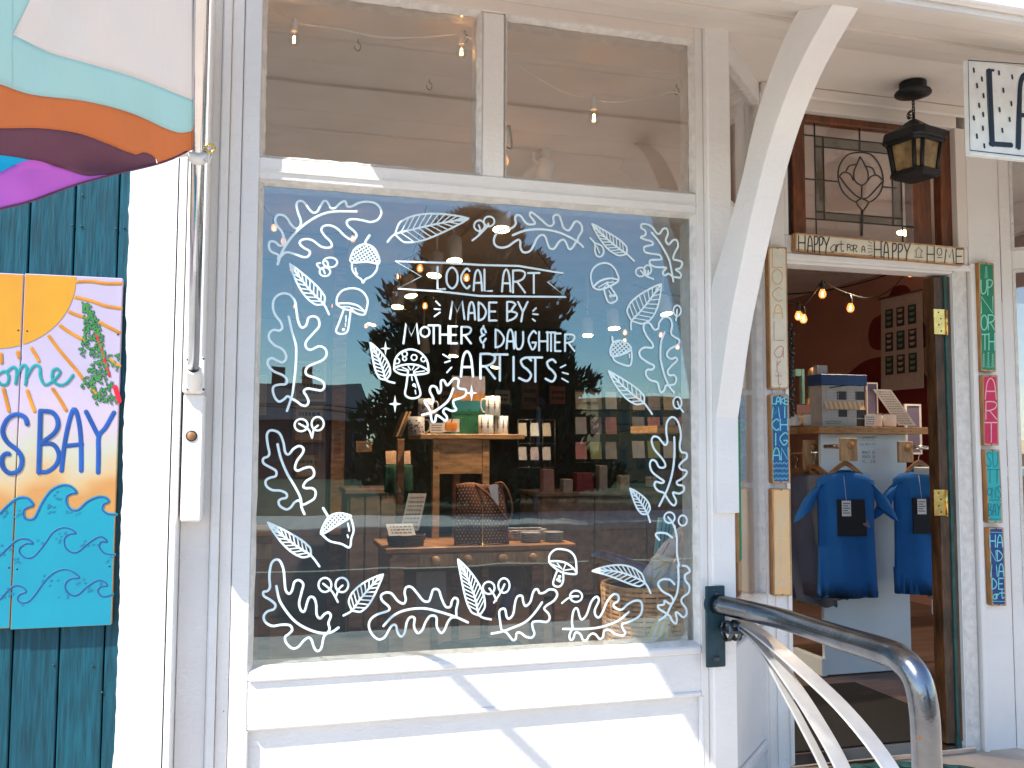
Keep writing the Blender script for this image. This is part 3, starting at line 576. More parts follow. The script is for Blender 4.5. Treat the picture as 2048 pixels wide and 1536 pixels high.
sprig(cF,[(990,822,52,48)],['870,880 920,840 960,830','950,822 1010,822']); sprig(cD,[(1787,1430,45,46),(1900,1455,36,44)],['1775,1425 1810,1470 1830,1520'])
mb=MB(); cB.stroke(mb,pts('1110,410 1150,460 1150,520 1170,565 1205,565 1225,530 1210,480 1160,455'),W0*.85); cB.stroke(mb,pts('1165,480 1190,540'),W0*.6); dn_(mb,'bud_drawing')
def shroom(sf,cap,gill,stemL,lines,spots=(),wd=W0*.9):
    mb=MB(); sf.stroke(mb,pts(cap),wd); sf.stroke(mb,pts(gill),wd,True,True)
    sf.stroke(mb,pts(stemL),wd)
    for l in lines: sf.stroke(mb,pts(l),wd*.6,False)
    for x,y,r in spots: sf.stroke(mb,circ(x,y,r,n=8),wd*.7,True,True,sub=3)
    return dn_(mb,'mushroom_drawing')
shroom(cA,'740,1060 745,1000 790,945 870,925 940,940 990,990 1005,1050 985,1140','745,1060 850,1055 930,1080 985,1140 940,1150 860,1115 800,1100','800,1110 760,1220 735,1290 770,1315 830,1295 850,1190 860,1110',['800,1080 850,1085','855,1090 900,1130','850,1085 960,1120','820,1160 820,1210','815,1225 815,1250','770,1085 850,1085'],[(798,1278,8)])
shroom(cB,'1135,830 1115,750 1130,680 1180,635 1250,625 1310,660 1350,740 1350,775','1140,830 1190,780 1270,755 1350,770 1300,810 1200,850','1225,840 1250,930 1280,965 1330,945 1335,910 1290,840 1250,800',['1180,830 1260,785','1220,840 1265,790','1310,785 1260,790','1270,860 1290,890'],[(1285,905,9),(1312,900,8)])
shroom(cC,'1230,165 1240,80 1290,20 1370,-5 1450,20 1510,90 1525,180','1230,165 1300,130 1400,125 1480,150 1525,190 1440,210 1300,210','1350,180 1335,300 1325,380 1370,412 1430,405 1455,370 1430,280 1400,190',['1260,165 1340,180','1300,150 1350,170','1350,140 1370,170','1400,140 1385,170','1440,150 1400,180','1490,180 1410,190','1380,230 1385,260','1410,300 1415,320','1410,345 1415,375'],[(1320,35,22),(1400,65,24),(1320,75,16),(1255,95,22),(1480,80,20),(1400,300,9)])
shroom(cF,'760,530 765,470 810,425 870,420 940,440 985,500 995,620','765,530 860,525 940,560 995,628 900,625 830,595','830,600 795,700 810,735 855,735 880,690 880,610',['790,550 860,580','830,540 870,590','900,550 880,600','960,590 890,600'],[(850,655,9),(835,680,9),(852,690,8)])
def acorn(sf,cap,stem,nut,hl,box,ang,wd=W0*.9):
    mb=MB(); c=pts(cap); sf.stroke(mb,c,wd,True,True,sub=3)
    xs=[p[0] for p in c];ys=[p[1] for p in c]; cx=sum(xs)/len(xs); cy=sum(ys)/len(ys)
    def inside(x,y):
        r=False
        for i in range(len(c)):
            x1,y1=c[i];x2,y2=c[i-1]
            if (y1>y)!=(y2>y) and x<(x2-x1)*(y-y1)/(y2-y1)+x1: r=not r
        return r
    for an in(ang,ang+math.pi/2):
        dx,dy=math.cos(an),math.sin(an)
        for k in range(-6,7):
            seg=[]
            for t in range(-34,35):
                x=cx-dy*k*26+dx*t*5; y=cy+dx*k*26+dy*t*5
                if inside(x,y): seg.append((x,y))
            if len(seg)>2: sf.stroke(mb,[seg[0],seg[-1]],wd*.62,False,h=.0008)
    sf.stroke(mb,pts(stem),wd*1.2); sf.stroke(mb,pts(nut),wd)
    for l in hl: sf.stroke(mb,pts(l),wd*.8)
    return dn_(mb,'acorn_drawing')
acorn(cA,'865,705 868,640 905,580 970,550 1045,570 1092,640 1100,715 1000,700','1020,475 985,530 990,550','870,710 875,770 910,820 950,850 965,880 985,850 1040,820 1080,770 1090,720',['900,755 905,785 918,802'],0,1.0)
acorn(cB,'1300,1420 1280,1370 1310,1300 1370,1285 1430,1310 1460,1360 1390,1400','1298,1255 1303,1295','1300,1420 1330,1465 1440,1500 1465,1440 1460,1365',['1443,1400 1446,1430'],0,.9)
acorn(cE,'605,290 630,210 680,140 760,112 850,130 855,150 740,220 660,270','625,70 660,130 672,150','610,290 680,350 780,375 850,405 865,330 885,260 870,180 855,150',['835,200 845,240 848,265','832,300 838,320'],0,.7)
for nme,cx,cy,r in(('star',771,697,13),('star',790,808,16),('star',943,786,15)):
    mb=MB(); 
    pt=[]
    for k in range(8): a=math.pi*k/4; rr=r if k%2==0 else r*.24; rr*= (.8 if k%4==0 else 1.1) if k%2==0 else 1; pt.append((cx+rr*math.cos(a),cy+rr*math.sin(a)))
    c1.fill(mb,pt,.0012); dn_(mb,'star_drawing')
LB=W0*.92
mb=MB(); c1.stroke(mb,[(790,523),(843,553),(796,577),(880,583),(960,592),(1037,593),(1132,594),(1095,564),(1127,547),(1037,532),(960,530),(898,526)],LB,False,True); dn_(mb,'banner_drawing')
mb=MB()
for ch,a,b,c,d in[('L',875,534,890,578),('O',894,535,914,577),('C',922,537,939,577),('A',947,540,964,581),('L',969,539,984,582),('A',1004,539,1021,583),('R',1026,541,1050,585),('T',1056,546,1079,586),
 ('M',900,602,929,638),('A',936,604,950,639),('D',957,605,972,641),('E',978,605,993,641),('B',1014,604,1034,642),('Y',1036,604,1055,643),
 ('M',807,647,838,687),('O',842,654,858,674),('T',857,651,878,687),('H',880,652,897,687),('E',901,653,914,687),('R',923,654,942,687),('&',960,656,974,690),('D',991,659,1008,695),('A',1013,659,1028,697),('U',1031,664,1046,697),('G',1057,662,1072,699),('H',1078,664,1095,701),('T',1093,665,1111,702),('E',1110,667,1121,702),('R',1130,669,1149,702),
 ('A',922,703,946,753),('R',961,708,990,757),('T',984,709,1015,761),('I',1022,714,1032,761),('S',1038,715,1062,762),('T',1057,715,1084,763),('S',1091,719,1111,763)]:
    letter(c1,mb,ch,a,b,c,d,LB*(1.15 if b>700 else 1))
c1.stroke(mb,[(967,652),(967,657)],LB,False); c1.stroke(mb,[(967,689),(967,695)],LB,False)
for x,y,u,v in((872,603,880,611),(869,618,880,619),(869,633,880,625),(1066,622,1072,616),(1066,628,1076,629),(1065,638,1070,642),(886,709,900,717),(890,725,900,722),(894,745,903,735),(1121,735,1131,730),(1125,745,1136,748),(1124,757,1136,764)): c1.stroke(mb,[(x,y),(u,v)],LB*.8,False)
dn_(mb,'lettering')
# ================================================================ WOODEN SIGNS round the door
for nm_,c in dict(cream=(.72,.66,.52),sblue=(.012,.10,.30),green=(.01,.22,.11),pink=(.62,.02,.10),teal=(.02,.40,.40),navy=(.01,.05,.20),faded=(.66,.42,.16),ink=(.02,.02,.025),lcyan=(.20,.62,.66),mint=(.30,.72,.55),lpink=(.80,.45,.42),orange=(.68,.36,.07),fpink=(.62,.25,.22),white=(.80,.80,.78),dteal=(.01,.18,.22),yel=(.80,.40,.03)).items(): flat('ink_'+nm_,c)
mat('ink_fadedb',(.76,.42,.15),.55,var=.25,scale=9,bump=.05,stretch=(2,1,.5),col2=(.72,.55,.33))
def sign(name,label,x0,y0,x1,y1,face,depth=.026,inset=5,slant=0,yb=None,letters=None,tilt=0,wd=.006,par='sign'):
    """board with rounded painted face; x0..y1 its front in picture units, slant = drift of x over the height"""
    yb=R0-.003 if yb is None else yb; yf=yb-depth
    c=[at(x0,y0,yf),at(x1,y0+tilt,yf),at(x1+slant,y1+tilt,yf),at(x0+slant,y1,yf)]
    base=V((c[2].x+c[3].x)/2,yb,min(c[2].z,c[3].z)); T=thing(name,label,'sign',base)
    def rr(c,ins):
        cen=sum(c,Vector())/4; o=[]
        for i in range(4):
            p=c[i];a=c[i-1];b=c[(i+1)%4]; da=(a-p).normalized(); db=(b-p).normalized(); p=p+(da+db)*ins; r=.006
            o+=[p+da*r,p+(da+db)*r*.3,p+db*r]
        return o
    MB().prism(rr(c,.0),(0,depth,0)).build('board','pine_edge' if depth>.0 else 'pine',T)
    MB().prism([p+V(0,-.0008,0) for p in rr(c,.0015)],(0,.0006,0)).build('front_face','pine',T)
    sf=Surf((0,yf-.0009,0),(0,-1,0)); k=MB()
    f=rr(c,.0075); f=[p+V(random.uniform(-.0012,.0012),-.0012,random.uniform(-.0012,.0012)) for p in f]
    if face: k.prism(f,(0,.0004,0)).build('painted_face',face,T)
    sf=Surf((0,yf-.0014,0),(0,-1,0))
    for ink,fn in (letters or []):
        m_=MB(); fn(sf,m_); m_.build('lettering' if ink!='x' else 'x','ink_'+ink,T)
    s=MB()
    for t_,(a,b) in enumerate(((c[0],c[1]),(c[3],c[2]))):
        p=(a+b)/2+V(0,-.002,(-.006 if t_==0 else .006)); s.lathe(p,[(0,0),(.0028,0),(.0032,.002)],8,V(0,1,0))
    s.build('screws','black_iron',T)
    return T
LL=lambda spec,wd:(lambda sf,m_:[letter(sf,m_,*q,wd*1.35,.0006) for q in spec])
o1=Surf((0,0,0),(0,-1,0))
def k384(ox,oy,sc,spec): return [(ch,ox+a/sc,oy+b/sc,ox+c/sc,oy+d/sc) for ch,a,b,c,d in spec]
sp=k384(1400,380,3.84,[('L',555,455,630,595),('O',558,610,628,725),('C',556,750,630,855)]); sp2_=k384(1400,380,3.84,[('A',565,880,635,985)]); sp3=k384(1400,380,3.84,[('L',568,1010,640,1155)])
sp4=k384(1400,380,3.84,[('a',570,1170,640,1285),('r',585,1290,625,1395),('t',580,1385,625,1500)])
sign('wooden_sign','tall narrow cream sign reading LOCAL art in faded yellow and pink, left of the doorway',1536,494,1573.5,778,'ink_cream',slant=4,letters=[('orange',LL(sp,.0026)),('yel',LL(sp2_,.0026)),('fpink',LL(sp3+sp4,.0026))])
def lake(sf,m_):
    for q in k384(1400,760,3.133,[('L',452,108,478,150),('A',476,108,504,150),('K',506,110,528,150),('E',530,110,548,152),('M',450,168,498,235),('I',514,168,546,235),('C',450,245,492,315),('H',502,245,548,315),('I',458,335,488,408),('G',500,330,548,408),('A',455,425,500,500),('N',508,425,550,500)]): letter(sf,m_,*q,.0056,.0006)
    for j in range(4):
        y=520+j*32; sf.stroke(m_,[(1400+(455+12*i)/3.133,760+(y+(7 if i%2 else -4))/3.133) for i in range(9)],.0028)
def lakedots(sf,m_):
    for i in range(70): 
        x=1543+random.random()*32; y=794+random.random()*165; sf.stroke(m_,[(x,y),(x+.8,y+1.2)],.0022,False,h=.0002)
sign('wooden_sign','bright blue sign reading LAKE MICHIGAN, second sign down left of the doorway',1540.5,789,1577,967,'ink_sblue',slant=4,letters=[('teal',lakedots),('lcyan',lake)])
def fadeb(sf,m_):
    for q in [('S',1553,996,1572,1015),('U',1553,1020,1572,1042),('T',1553,1048,1572,1070),('T',1553,1076,1572,1100),('B',1551,1104,1561,1132),('A',1562,1104,1572,1132)]: letter(sf,m_,*q,.004,.0004)
    c=circ(1566,1164,9,10); sf.fill(m_,c,.0004)
    for k in range(10): a=math.pi*2*k/10; sf.stroke(m_,[(1566+13*math.cos(a),1164+14*math.sin(a)),(1566+18*math.cos(a),1164+20*math.sin(a))],.0025,False,h=.0003)
flat('ink_fadel',(.80,.56,.34))
sign('wooden_sign','sun bleached yellow sign with faded letters and small sun, lowest left of the doorway',1543.5,977,1581,1192,'ink_fadedb',slant=3,letters=[('fadel',fadeb)])
def tree(sf,m_,cx,y0,y1,w,wd=.0022,n=6):
    sf.stroke(m_,[(cx,y0),(cx,y1)],wd,False,h=.0005)
    for k in range(n):
        t=(k+.6)/n; yy=y0+(y1-y0)*t; ww=w*(.3+.7*t); sf.stroke(m_,[(cx-ww,yy),(cx,yy-4),(cx+ww,yy)],wd,False,h=.0005)
XR=lambda spec:k384(1900,500,3.84,spec)
def upn(sf,m_):
    for q in XR([('U',238,232,280,332),('P',290,230,325,345),('N',240,358,328,485),('O',240,500,283,615),('R',293,500,340,612),('T',244,648,290,765),('H',298,640,342,768)]): letter(sf,m_,*q,.0056,.0006)
    for cx,y0,y1 in((277,130,222),(257,798,905),(293,785,910),(328,800,910)): tree(sf,m_,1900+cx/3.84,500+y0/3.84,500+y1/3.84,4)
sign('wooden_sign','tall green sign reading UP NORTH with little pale pine trees, top right of the doorway',1956.5,524,1987.5,742,'ink_green',slant=5,tilt=2,letters=[('mint',upn)])
sign('wooden_sign','short pinkish red sign reading ART in pale letters, right of the doorway',1964.5,750,1995,891,'ink_pink',slant=3,letters=[('lpink',LL(XR([('A',270,985,355,1145),('R',275,1165,358,1300),('T',270,1325,362,1475)]),.0042))])
def sut(sf,m_):
    for q in [(ch,1900+a/3.84,880+b/3.84,1900+c/3.84,880+d/3.84) for ch,a,b,c,d in [('S',278,95,315,205),('U',330,92,368,200),('T',285,228,330,330),('T',340,228,382,330),('O',288,370,318,425),('N',322,365,352,445),('S',362,355,390,445),('B',295,490,322,585),('A',330,492,352,580),('Y',362,490,390,580)]]: letter(sf,m_,*q,.0044,.0006)
    for y in(462,608): sf.stroke(m_,[(1900+(292+14*i)/3.84,880+(y+(5 if i%2 else -5))/3.84) for i in range(8)],.0024)
sign('wooden_sign','turquoise sign reading SUTTONS BAY with small wave lines, third down right of the doorway',1969,899,1999,1046,'ink_teal',slant=7,letters=[('dteal',sut)])
def hand(sf,m_):
    for q in [(ch,1900+a/3.84,880+b/3.84,1900+c/3.84,880+d/3.84) for ch,a,b,c,d in [('H',306,730,348,820),('A',362,728,403,822),('N',310,850,352,930),('D',362,848,402,930),('M',312,955,362,1048),('A',372,950,412,1045),('D',322,1062,358,1145),('E',372,1062,408,1145),('a',328,1170,355,1220),('r',355,1170,378,1215),('t',380,1150,414,1215)]]: letter(sf,m_,*q,.0052,.0006)
    for y in(708,1238): sf.stroke(m_,[(1900+(305 if y<900 else 330)/3.84,880+y/3.84),(1900+(400 if y<900 else 420)/3.84,880+(y+2)/3.84)],.0024,False)
sign('wooden_sign','dark blue sign reading HANDMADE art in light blue, lowest right of the doorway',1977,1055,2007,1212,'ink_navy',slant=6,letters=[('lcyan',hand)])
def happy(sf,m_):
    u=lambda spec,wd:[letter(sf,m_,ch,1560+a/4.8,220+b/4.8,1560+c/4.8,220+d/4.8,wd*1.5,.0007) for ch,a,b,c,d in spec]
    u([('H',178,1205,240,1345),('A',265,1210,312,1362),('P',330,1215,365,1370),('P',378,1220,412,1378),('Y',418,1225,472,1378),('H',905,1265,970,1415),('A',995,1270,1042,1425),('P',1080,1285,1118,1430),('P',1135,1290,1175,1435),('Y',1190,1290,1248,1440),('H',1412,1310,1480,1460),('M',1580,1335,1670,1465),('E',1690,1335,1752,1475)],.0036)
    u([('a',485,1270,535,1360),('r',540,1270,565,1355),('t',560,1245,612,1362),('F',645,1290,670,1350),('O',672,1298,700,1350),('R',705,1298,738,1365),('A',782,1305,815,1365),('O',1510,1325,1550,1395)],.0022)
    sf.stroke(m_,[(1560+1512/4.8,220+1415/4.8),(1560+1555/4.8,220+1418/4.8)],.003,False)
    for a,b,c,d in((848,1262,880,1280),(845,1300,885,1308),(843,1330,885,1335),(845,1365,888,1362),(850,1402,885,1388)): sf.stroke(m_,[(1560+a/4.8,220+b/4.8),(1560+c/4.8,220+d/4.8)],.0022,False)
    hs=pts('1292,1355 1330,1318 1370,1360'); sf.stroke(m_,[(1560+a/4.8,220+b/4.8) for a,b in hs],.0022,False)
    sf.stroke(m_,[(1560+a/4.8,220+b/4.8) for a,b in pts('1308,1350 1305,1412 1352,1414 1355,1352')],.0022,False); sf.stroke(m_,[(1560+a/4.8,220+b/4.8) for a,b in pts('1288,1412 1372,1418')],.0022,False)
sign('wooden_sign','long cream sign reading HAPPY art FOR A HAPPY HOME, mounted over the doorway',1590,465,1929,501,'ink_cream',slant=0,tilt=30,letters=[('ink',happy)])
# teal-green sign on the post edge, nearly edge-on, fixed on the angled wall
T=thing('wooden_sign','green sign seen almost edge on, on the angled wall between post and side window','sign',(1.67,0,.55))
zA=at(1470,838,0).z; zB=at(1470,1125,0).z
MB().box(.002,.030,.002,.030,zB,zA,M1,bev=.003).build('board','pine_edge',T)
MB().box(.004,.028,.0302,.032,zB+.008,zA-.008,M1).build('painted_face','ink_green',T)
# ================================================================ PAINTED WELCOME BOARD on the teal wall
yw=-.072
WBd=thing('painted_board_sign','big hand painted board with sun, blue lettering and turquoise waves, on the teal wall','sign',(-.75,yw,.5))
def bgmat():
    M=bpy.data.materials.new('sunset_paint'); M.use_nodes=True; t=M.node_tree;N=t.nodes;L=t.links;b=N['Principled BSDF']; b.inputs['Roughness'].default_value=.45
    g_=N.new('ShaderNodeTexCoord'); sp=N.new('ShaderNodeSeparateXYZ'); L.new(g_.outputs['Object'],sp.inputs[0]); nz=N.new('ShaderNodeTexNoise'); nz.inputs['Scale'].default_value=5; L.new(g_.outputs['Object'],nz.inputs[0])
    a=N.new('ShaderNodeMath'); a.operation='MULTIPLY_ADD'; L.new(nz.outputs[0],a.inputs[0]); a.inputs[1].default_value=.30; L.new(sp.outputs['Z'],a.inputs[2])
    mr=N.new('ShaderNodeMapRange'); mr.inputs[1].default_value=.80; mr.inputs[2].default_value=1.20; L.new(a.outputs[0],mr.inputs[0])
    r=N.new('ShaderNodeValToRGB'); e=r.color_ramp.elements; e[0].position=0; e[0].color=(.50,.24,.07,1); e[1].position=1; e[1].color=(.44,.38,.50,1)
    for p,c in((.12,(.54,.36,.17,1)),(.30,(.46,.46,.35,1)),(.48,(.52,.42,.48,1)),(.7,(.49,.41,.53,1))): q=e.new(p); q.color=c
    L.new(mr.outputs[0],r.inputs[0]); L.new(r.outputs[0],b.inputs['Base Color']); MATS['sunset_paint']=M
bgmat()
mat('sun_paint',(.56,.285,.008),.5,var=.15,scale=5,bump=.05,col2=(.56,.24,.01)); mat('ray_paint',(.62,.24,.015),.5,var=.2,scale=14,bump=.05)
mat('wave_paint',(.003,.25,.33),.45,var=.2,scale=4,bump=.05,col2=(.003,.23,.33)); mat('blue_paint',(.01,.085,.36),.45,var=.25,scale=9,bump=.05)
mat('script_paint',(.01,.28,.30),.45,var=.15); mat('leaf_paint',(.02,.14,.035),.5,var=.6,scale=30,bump=.05,col2=(.06,.25,.05)); mat('red_paint',(.62,.01,.03),.45,var=.1); mat('paint_halo',(.66,.66,.78),.5,var=.05)
mat('dark_leaf_paint',(.005,.035,.03),.5); mat('spot_paint',(.005,.18,.30),.5)
tl,tr=at(49,546,yw),at(245,557,yw); bl,br=at(21,1259,yw),at(223,1250,yw); zt_=(tl.z+tr.z)/2; zb_=(bl.z+br.z)/2; xm=(tl.x+bl.x)/2; xrr=(tr.x+br.x)/2
MB().box(xm,xrr,yw,yw+.022,zb_,zt_,bev=.002).build('panel','sunset_paint',WBd); MB().box(xm-.62,xm-.002,yw,yw+.022,zb_+.004,zt_-.002,bev=.002).build('panel','sunset_paint',WBd)
w0=Surf((0,yw-.0005,0),(0,-1,0)); w2=w0.crop(0,500,2.844); w3=w0.crop(0,1000,2.865)
SX,SY,SR=-6,553,150
P0=w0.P(SX,SY); rad=(w0.P(SX,SY+144)-P0).length; 
def sunpoly(xa,xb):
    o=[]
    for k in range(41):
        a=math.pi*k/40; x=P0.x+rad*math.cos(a); z=P0.z-rad*math.sin(a)
        if xa<=x<=xb and z>zb_: o.append(V(x,yw-.0005,min(z,zt_-.004)))
    return o
o=sunpoly(xm+.002,9); o=o+[V(xm+.002,yw-.0005,o[-1].z),V(xm+.002,yw-.0005,zt_-.003),V(o[0].x,yw-.0005,zt_-.003)]
MB().prism(o,(0,-.0006,0)).build('sun','sun_paint',WBd)
o=sunpoly(-9,xm-.004); o=[V(xm-.004,yw-.0005,o[0].z)]+o+[V(o[-1].x,yw-.0005,zt_-.005),V(xm-.004,yw-.0005,zt_-.005)]
MB().prism(o,(0,-.0006,0)).build('sun','sun_paint',WBd)
m_=MB()
for a in['440,180 520,178 600,190 690,190','430,268 520,290 600,318 688,332','395,352 440,370 490,385','568,412 620,440 680,470','342,430 400,470 480,515','278,490 330,560 380,620 440,690 472,735','180,560 205,600 220,630','100,580 108,610','620,620 650,640 680,660','520,790 545,815','300,790 340,850 375,910','155,800 175,860 195,915','20,790 35,850 50,915','5,590 8,640']:
    m_=MB(); w2.stroke(m_,pts(a),.0098); m_.build('sun_ray','ray_paint',WBd)
m_=MB(); w2.stroke(m_,pts('-20,720 0,700 30,690 50,720 40,760 10,765 -15,740'),.0082); w2.stroke(m_,pts('40,690 75,665 95,690 90,760'),.0082); w2.stroke(m_,pts('92,730 125,660 150,665 150,720 145,765'),.0082); w2.stroke(m_,pts('148,730 190,660 225,665 230,720 255,765 300,745 340,700 325,675 300,690 300,740 340,768 380,755 415,712'),.0082)
w2.stroke(m_,pts('-20,720 -60,690 -90,740 -60,770 -40,700'),.0082)
m_.build('script_lettering','script_paint',WBd)
m_=MB(); h_=MB()
for a in['155,990 140,950 90,935 40,965 15,1030 40,1090 100,1140 125,1190 110,1250 60,1270 20,1240 10,1190 30,1160 50,1160','230,915 225,1100 220,1265','230,915 300,925 330,980 310,1040 230,1100','225,1105 300,1105 335,1160 320,1220 270,1260 222,1262','350,1255 365,1120 390,990 420,905 445,960 460,1080 462,1255','370,1115 465,1105','490,920 530,1000 560,1060','648,925 600,1010 562,1060 560,1160 558,1265']:
    w2.stroke(m_,pts(a),.0128,h=.0014)
m_.build('blue_lettering','blue_paint',WBd)
# waves
W1='-60,1560 0,1500 60,1440 110,1410 160,1415 188,1450 160,1462 135,1480 138,1520 165,1535 200,1520 240,1440 290,1370 350,1340 400,1345 435,1378 405,1385 378,1405 382,1450 410,1480 450,1475 500,1430 560,1405 600,1410 618,1430 590,1445 582,1475 610,1500 660,1505'
fl=pts(W1); lo=[(660,2120),(-60,2120)]
up=[w2.P(*p) for p in fl]; xl_=xm+.0015
def waveside(test,x_,sgn):
    Q=crom(up,False,4); Q=[p for p in Q if (p.x>xl_)==(sgn>0)]
    if sgn>0: pl=[V(xl_,0,Q[0].z)]+Q; pl[-1].x=xrr-.001; pl+= [V(xrr-.001,0,zb_+.001),V(xl_,0,zb_+.001)]
    else: pl=[V(xm-.6,0,Q[0].z)]+Q+[V(xm-.0035,0,Q[-1].z),V(xm-.0035,0,zb_+.006),V(xm-.6,0,zb_+.006)]
    # fill as vertical strips between curve and bottom to stay valid where the crest curls
    MB().prism([V(p.x,yw-.0003,p.z) for p in pl],(0,-.0007,0)).build('waves','wave_paint',WBd)
waveside(0,0,1); waveside(0,0,-1)
m_=MB(); h_=MB()
for a in(W1.split(' ',1)[1],):
    w2.stroke(h_,pts(a),.0095,h=.0006); w2.stroke(m_,pts(a),.0058,h=.0016)
for a in['0,320 60,260 110,225 160,225 190,250 150,250 115,275 115,305 145,330 190,325 250,260 300,190 350,160 400,165 435,190 400,195 370,220 375,270 410,300 450,295 510,245 570,210 605,225 612,240 580,240 570,270 600,305 655,312','0,570 50,515 90,490 130,500 150,525 115,540 100,565 120,588 165,580 210,530 260,460 320,410 380,398 430,420 455,445 410,450 380,470 375,510 410,545 450,540 500,495 560,460 600,470 615,490 580,495 560,520 580,550 610,552 645,540']:
    w3.stroke(h_,pts(a),.0085,h=.0006); w3.stroke(m_,pts(a),.0052,h=.0016)
h_.build('wave_highlight','script_paint',WBd); m_.build('wave_outline','blue_paint',WBd)
m_=MB()
for (sf,x,y,n,sx_,sy_) in((w2,60,1500,10,60,20),(w2,330,1390,5,25,30),(w2,300,1480,8,40,30),(w2,430,1500,6,60,20),(w3,30,290,7,35,30),(w3,230,250,3,20,20),(w3,340,220,8,40,40),(w3,520,240,8,60,25),(w3,110,350,6,40,20),(w3,50,540,10,45,35),(w3,300,460,9,60,35),(w3,360,540,5,30,25),(w3,540,500,7,45,30),(w3,140,605,3,20,10),(w3,620,340,5,25,20),(w3,450,470,4,40,20)):
    for k in range(n):
        a=x+random.uniform(-sx_,sx_); b=y+random.uniform(-sy_,sy_)
        if a<8 or a>640: continue
        sf.fill(m_,[(a+8*math.cos(t*1.05)*1.1,b-6*math.sin(t*1.05)-3*math.cos(t*1.05)) for t in range(6)],.0009)
m_.build('wave_flecks','spot_paint',WBd,kind='stuff')
m_=MB(); w2.stroke(m_,pts('548,480 565,530 590,610 605,660 622,715'),.008); w2.stroke(m_,pts('655,780 668,820 678,860'),.014); m_.build('red_branch','red_paint',WBd)
m_=MB(); d_=MB()
for i in range(360):
    t=i/360; cx=490+ (110*t)+40*math.sin(t*9)*t; cy=310+560*t; spn=18+70*min(1,t*1.6)*(0.6 if t>.86 else 1)
    if t>.5: cx=580+30*math.sin(t*14)
    x=cx+random.uniform(-spn,spn); y=cy+random.uniform(-14,14)
    if x>683-8: continue
    an=random.uniform(0,6.28); r1=random.uniform(7,11)
    pt=[(x+r1*math.cos(t_*1.05)*math.cos(an)-r1*.6*math.sin(t_*1.05)*math.sin(an),y+r1*math.cos(t_*1.05)*math.sin(an)+r1*.6*math.sin(t_*1.05)*math.cos(an)) for t_ in range(6)]
    w2.fill(d_,[(x+(a-x)*1.35,y+(b-y)*1.35) for a,b in pt],.0006); w2.fill(m_,pt,.0016)
d_.build('leaf_outline','dark_leaf_paint',WBd,kind='stuff'); m_.build('green_leaves','leaf_paint',WBd,kind='stuff')
m_=MB()
for x,y in((104,457),(155,461),(182,556),(670,480)): m_.lathe(w2.P(x,y)+V(0,-.001,0),[(0,0),(.0026,0),(.003,.002)],8,V(0,1,0))
for x,y in((52,388),(98,396),(175,331),(628,380)): m_.lathe(w3.P(x,y)+V(0,-.001,0),[(0,0),(.0026,0),(.003,.002)],8,V(0,1,0))
m_.build('screws','black_iron',WBd)
# ================================================================ FLAG AND POLE
PB=at(387,742,-.20)
lo_,hi_=-.3,-2.2
for _ in range(40):
    mid=(lo_+hi_)/2; p=at(396,310,mid)
    if (p.z-PB.z)/(PB.y-mid)>.57/.80: lo_=mid
    else: hi_=mid
P1=at(396,310,mid); PD=(P1-PB).normalized(); TR=(P1-PB).length
print('pole',PB,P1,TR)
FP=thing('flagpole','shiny metal flagpole in a white bracket screwed to the pilaster','flagpole',(PB.x,-.135,PB.z))
s0_=PB-PD*.045
MB().tube([s0_,PB+PD*.9,PB+PD*2.1],.0155,20).build('pole','chrome',FP)
bz0=at(390,783,-.135).z; bz1=at(390,714,-.135).z; bxa=at(371,750,-.135).x; bxb=at(409,750,-.135).x
MB().box(bxa,bxb,-.142,-.1355,bz0,bz1,bev=.003).build('wall_plate','white_plastic',FP)
sk=MB().tube([s0_+PD*-.01+V(0,.03,-.01),s0_,PB+PD*.012],[.020,.0225,.0225],20,cap=False).tube([PB+PD*.012,PB+PD*.0125],[.0225,.016],20,cap=False); sk.build('socket','white_plastic',FP)
d0=at(392,753,-.142); MB().lathe(d0,[(.021,.0),(.021,-.022),(.0165,-.026),(.013,-.02),(.012,-.004)],18,V(0,1,0)).build('drain_collar','white_plastic',FP)
m_=MB()
for px,py in((375,719),(407,717),(375,778),(391,777),(407,779)): m_.lathe(at(px,py,-.143),[(0,0),(.0035,0),(.004,.002)],8,V(0,1,0))
m_.build('screws','steel_dark',FP)
RG=P1
m_=MB().tube([RG-PD*.012,RG+PD*.012],.0215,20); rt=PD.cross(V(1,0,0)).normalized()
m_.tube([RG+V(-.02,-.004,0),RG+V(-.037,-.006,-.004),RG+V(-.043,-.006,-.006)],[.006,.007,.009],8).build('ring','white_plastic',FP)
m_=MB(); gc=RG+V(.026,-.012,.014); cc_=[gc+V(.0095*math.cos(a),0,.0095*math.sin(a)) for a in [k*math.pi/8 for k in range(17)]]
m_.tube(cc_,.0035,8,cap=False).build('grommet','brass',FP)
MB().tube([gc+V(0,0,-.006),gc+V(.004,0,-.022),gc+V(-.004,0,-.034),gc+V(-.012,0,-.028)],.002,6).build('clip','chrome',FP)
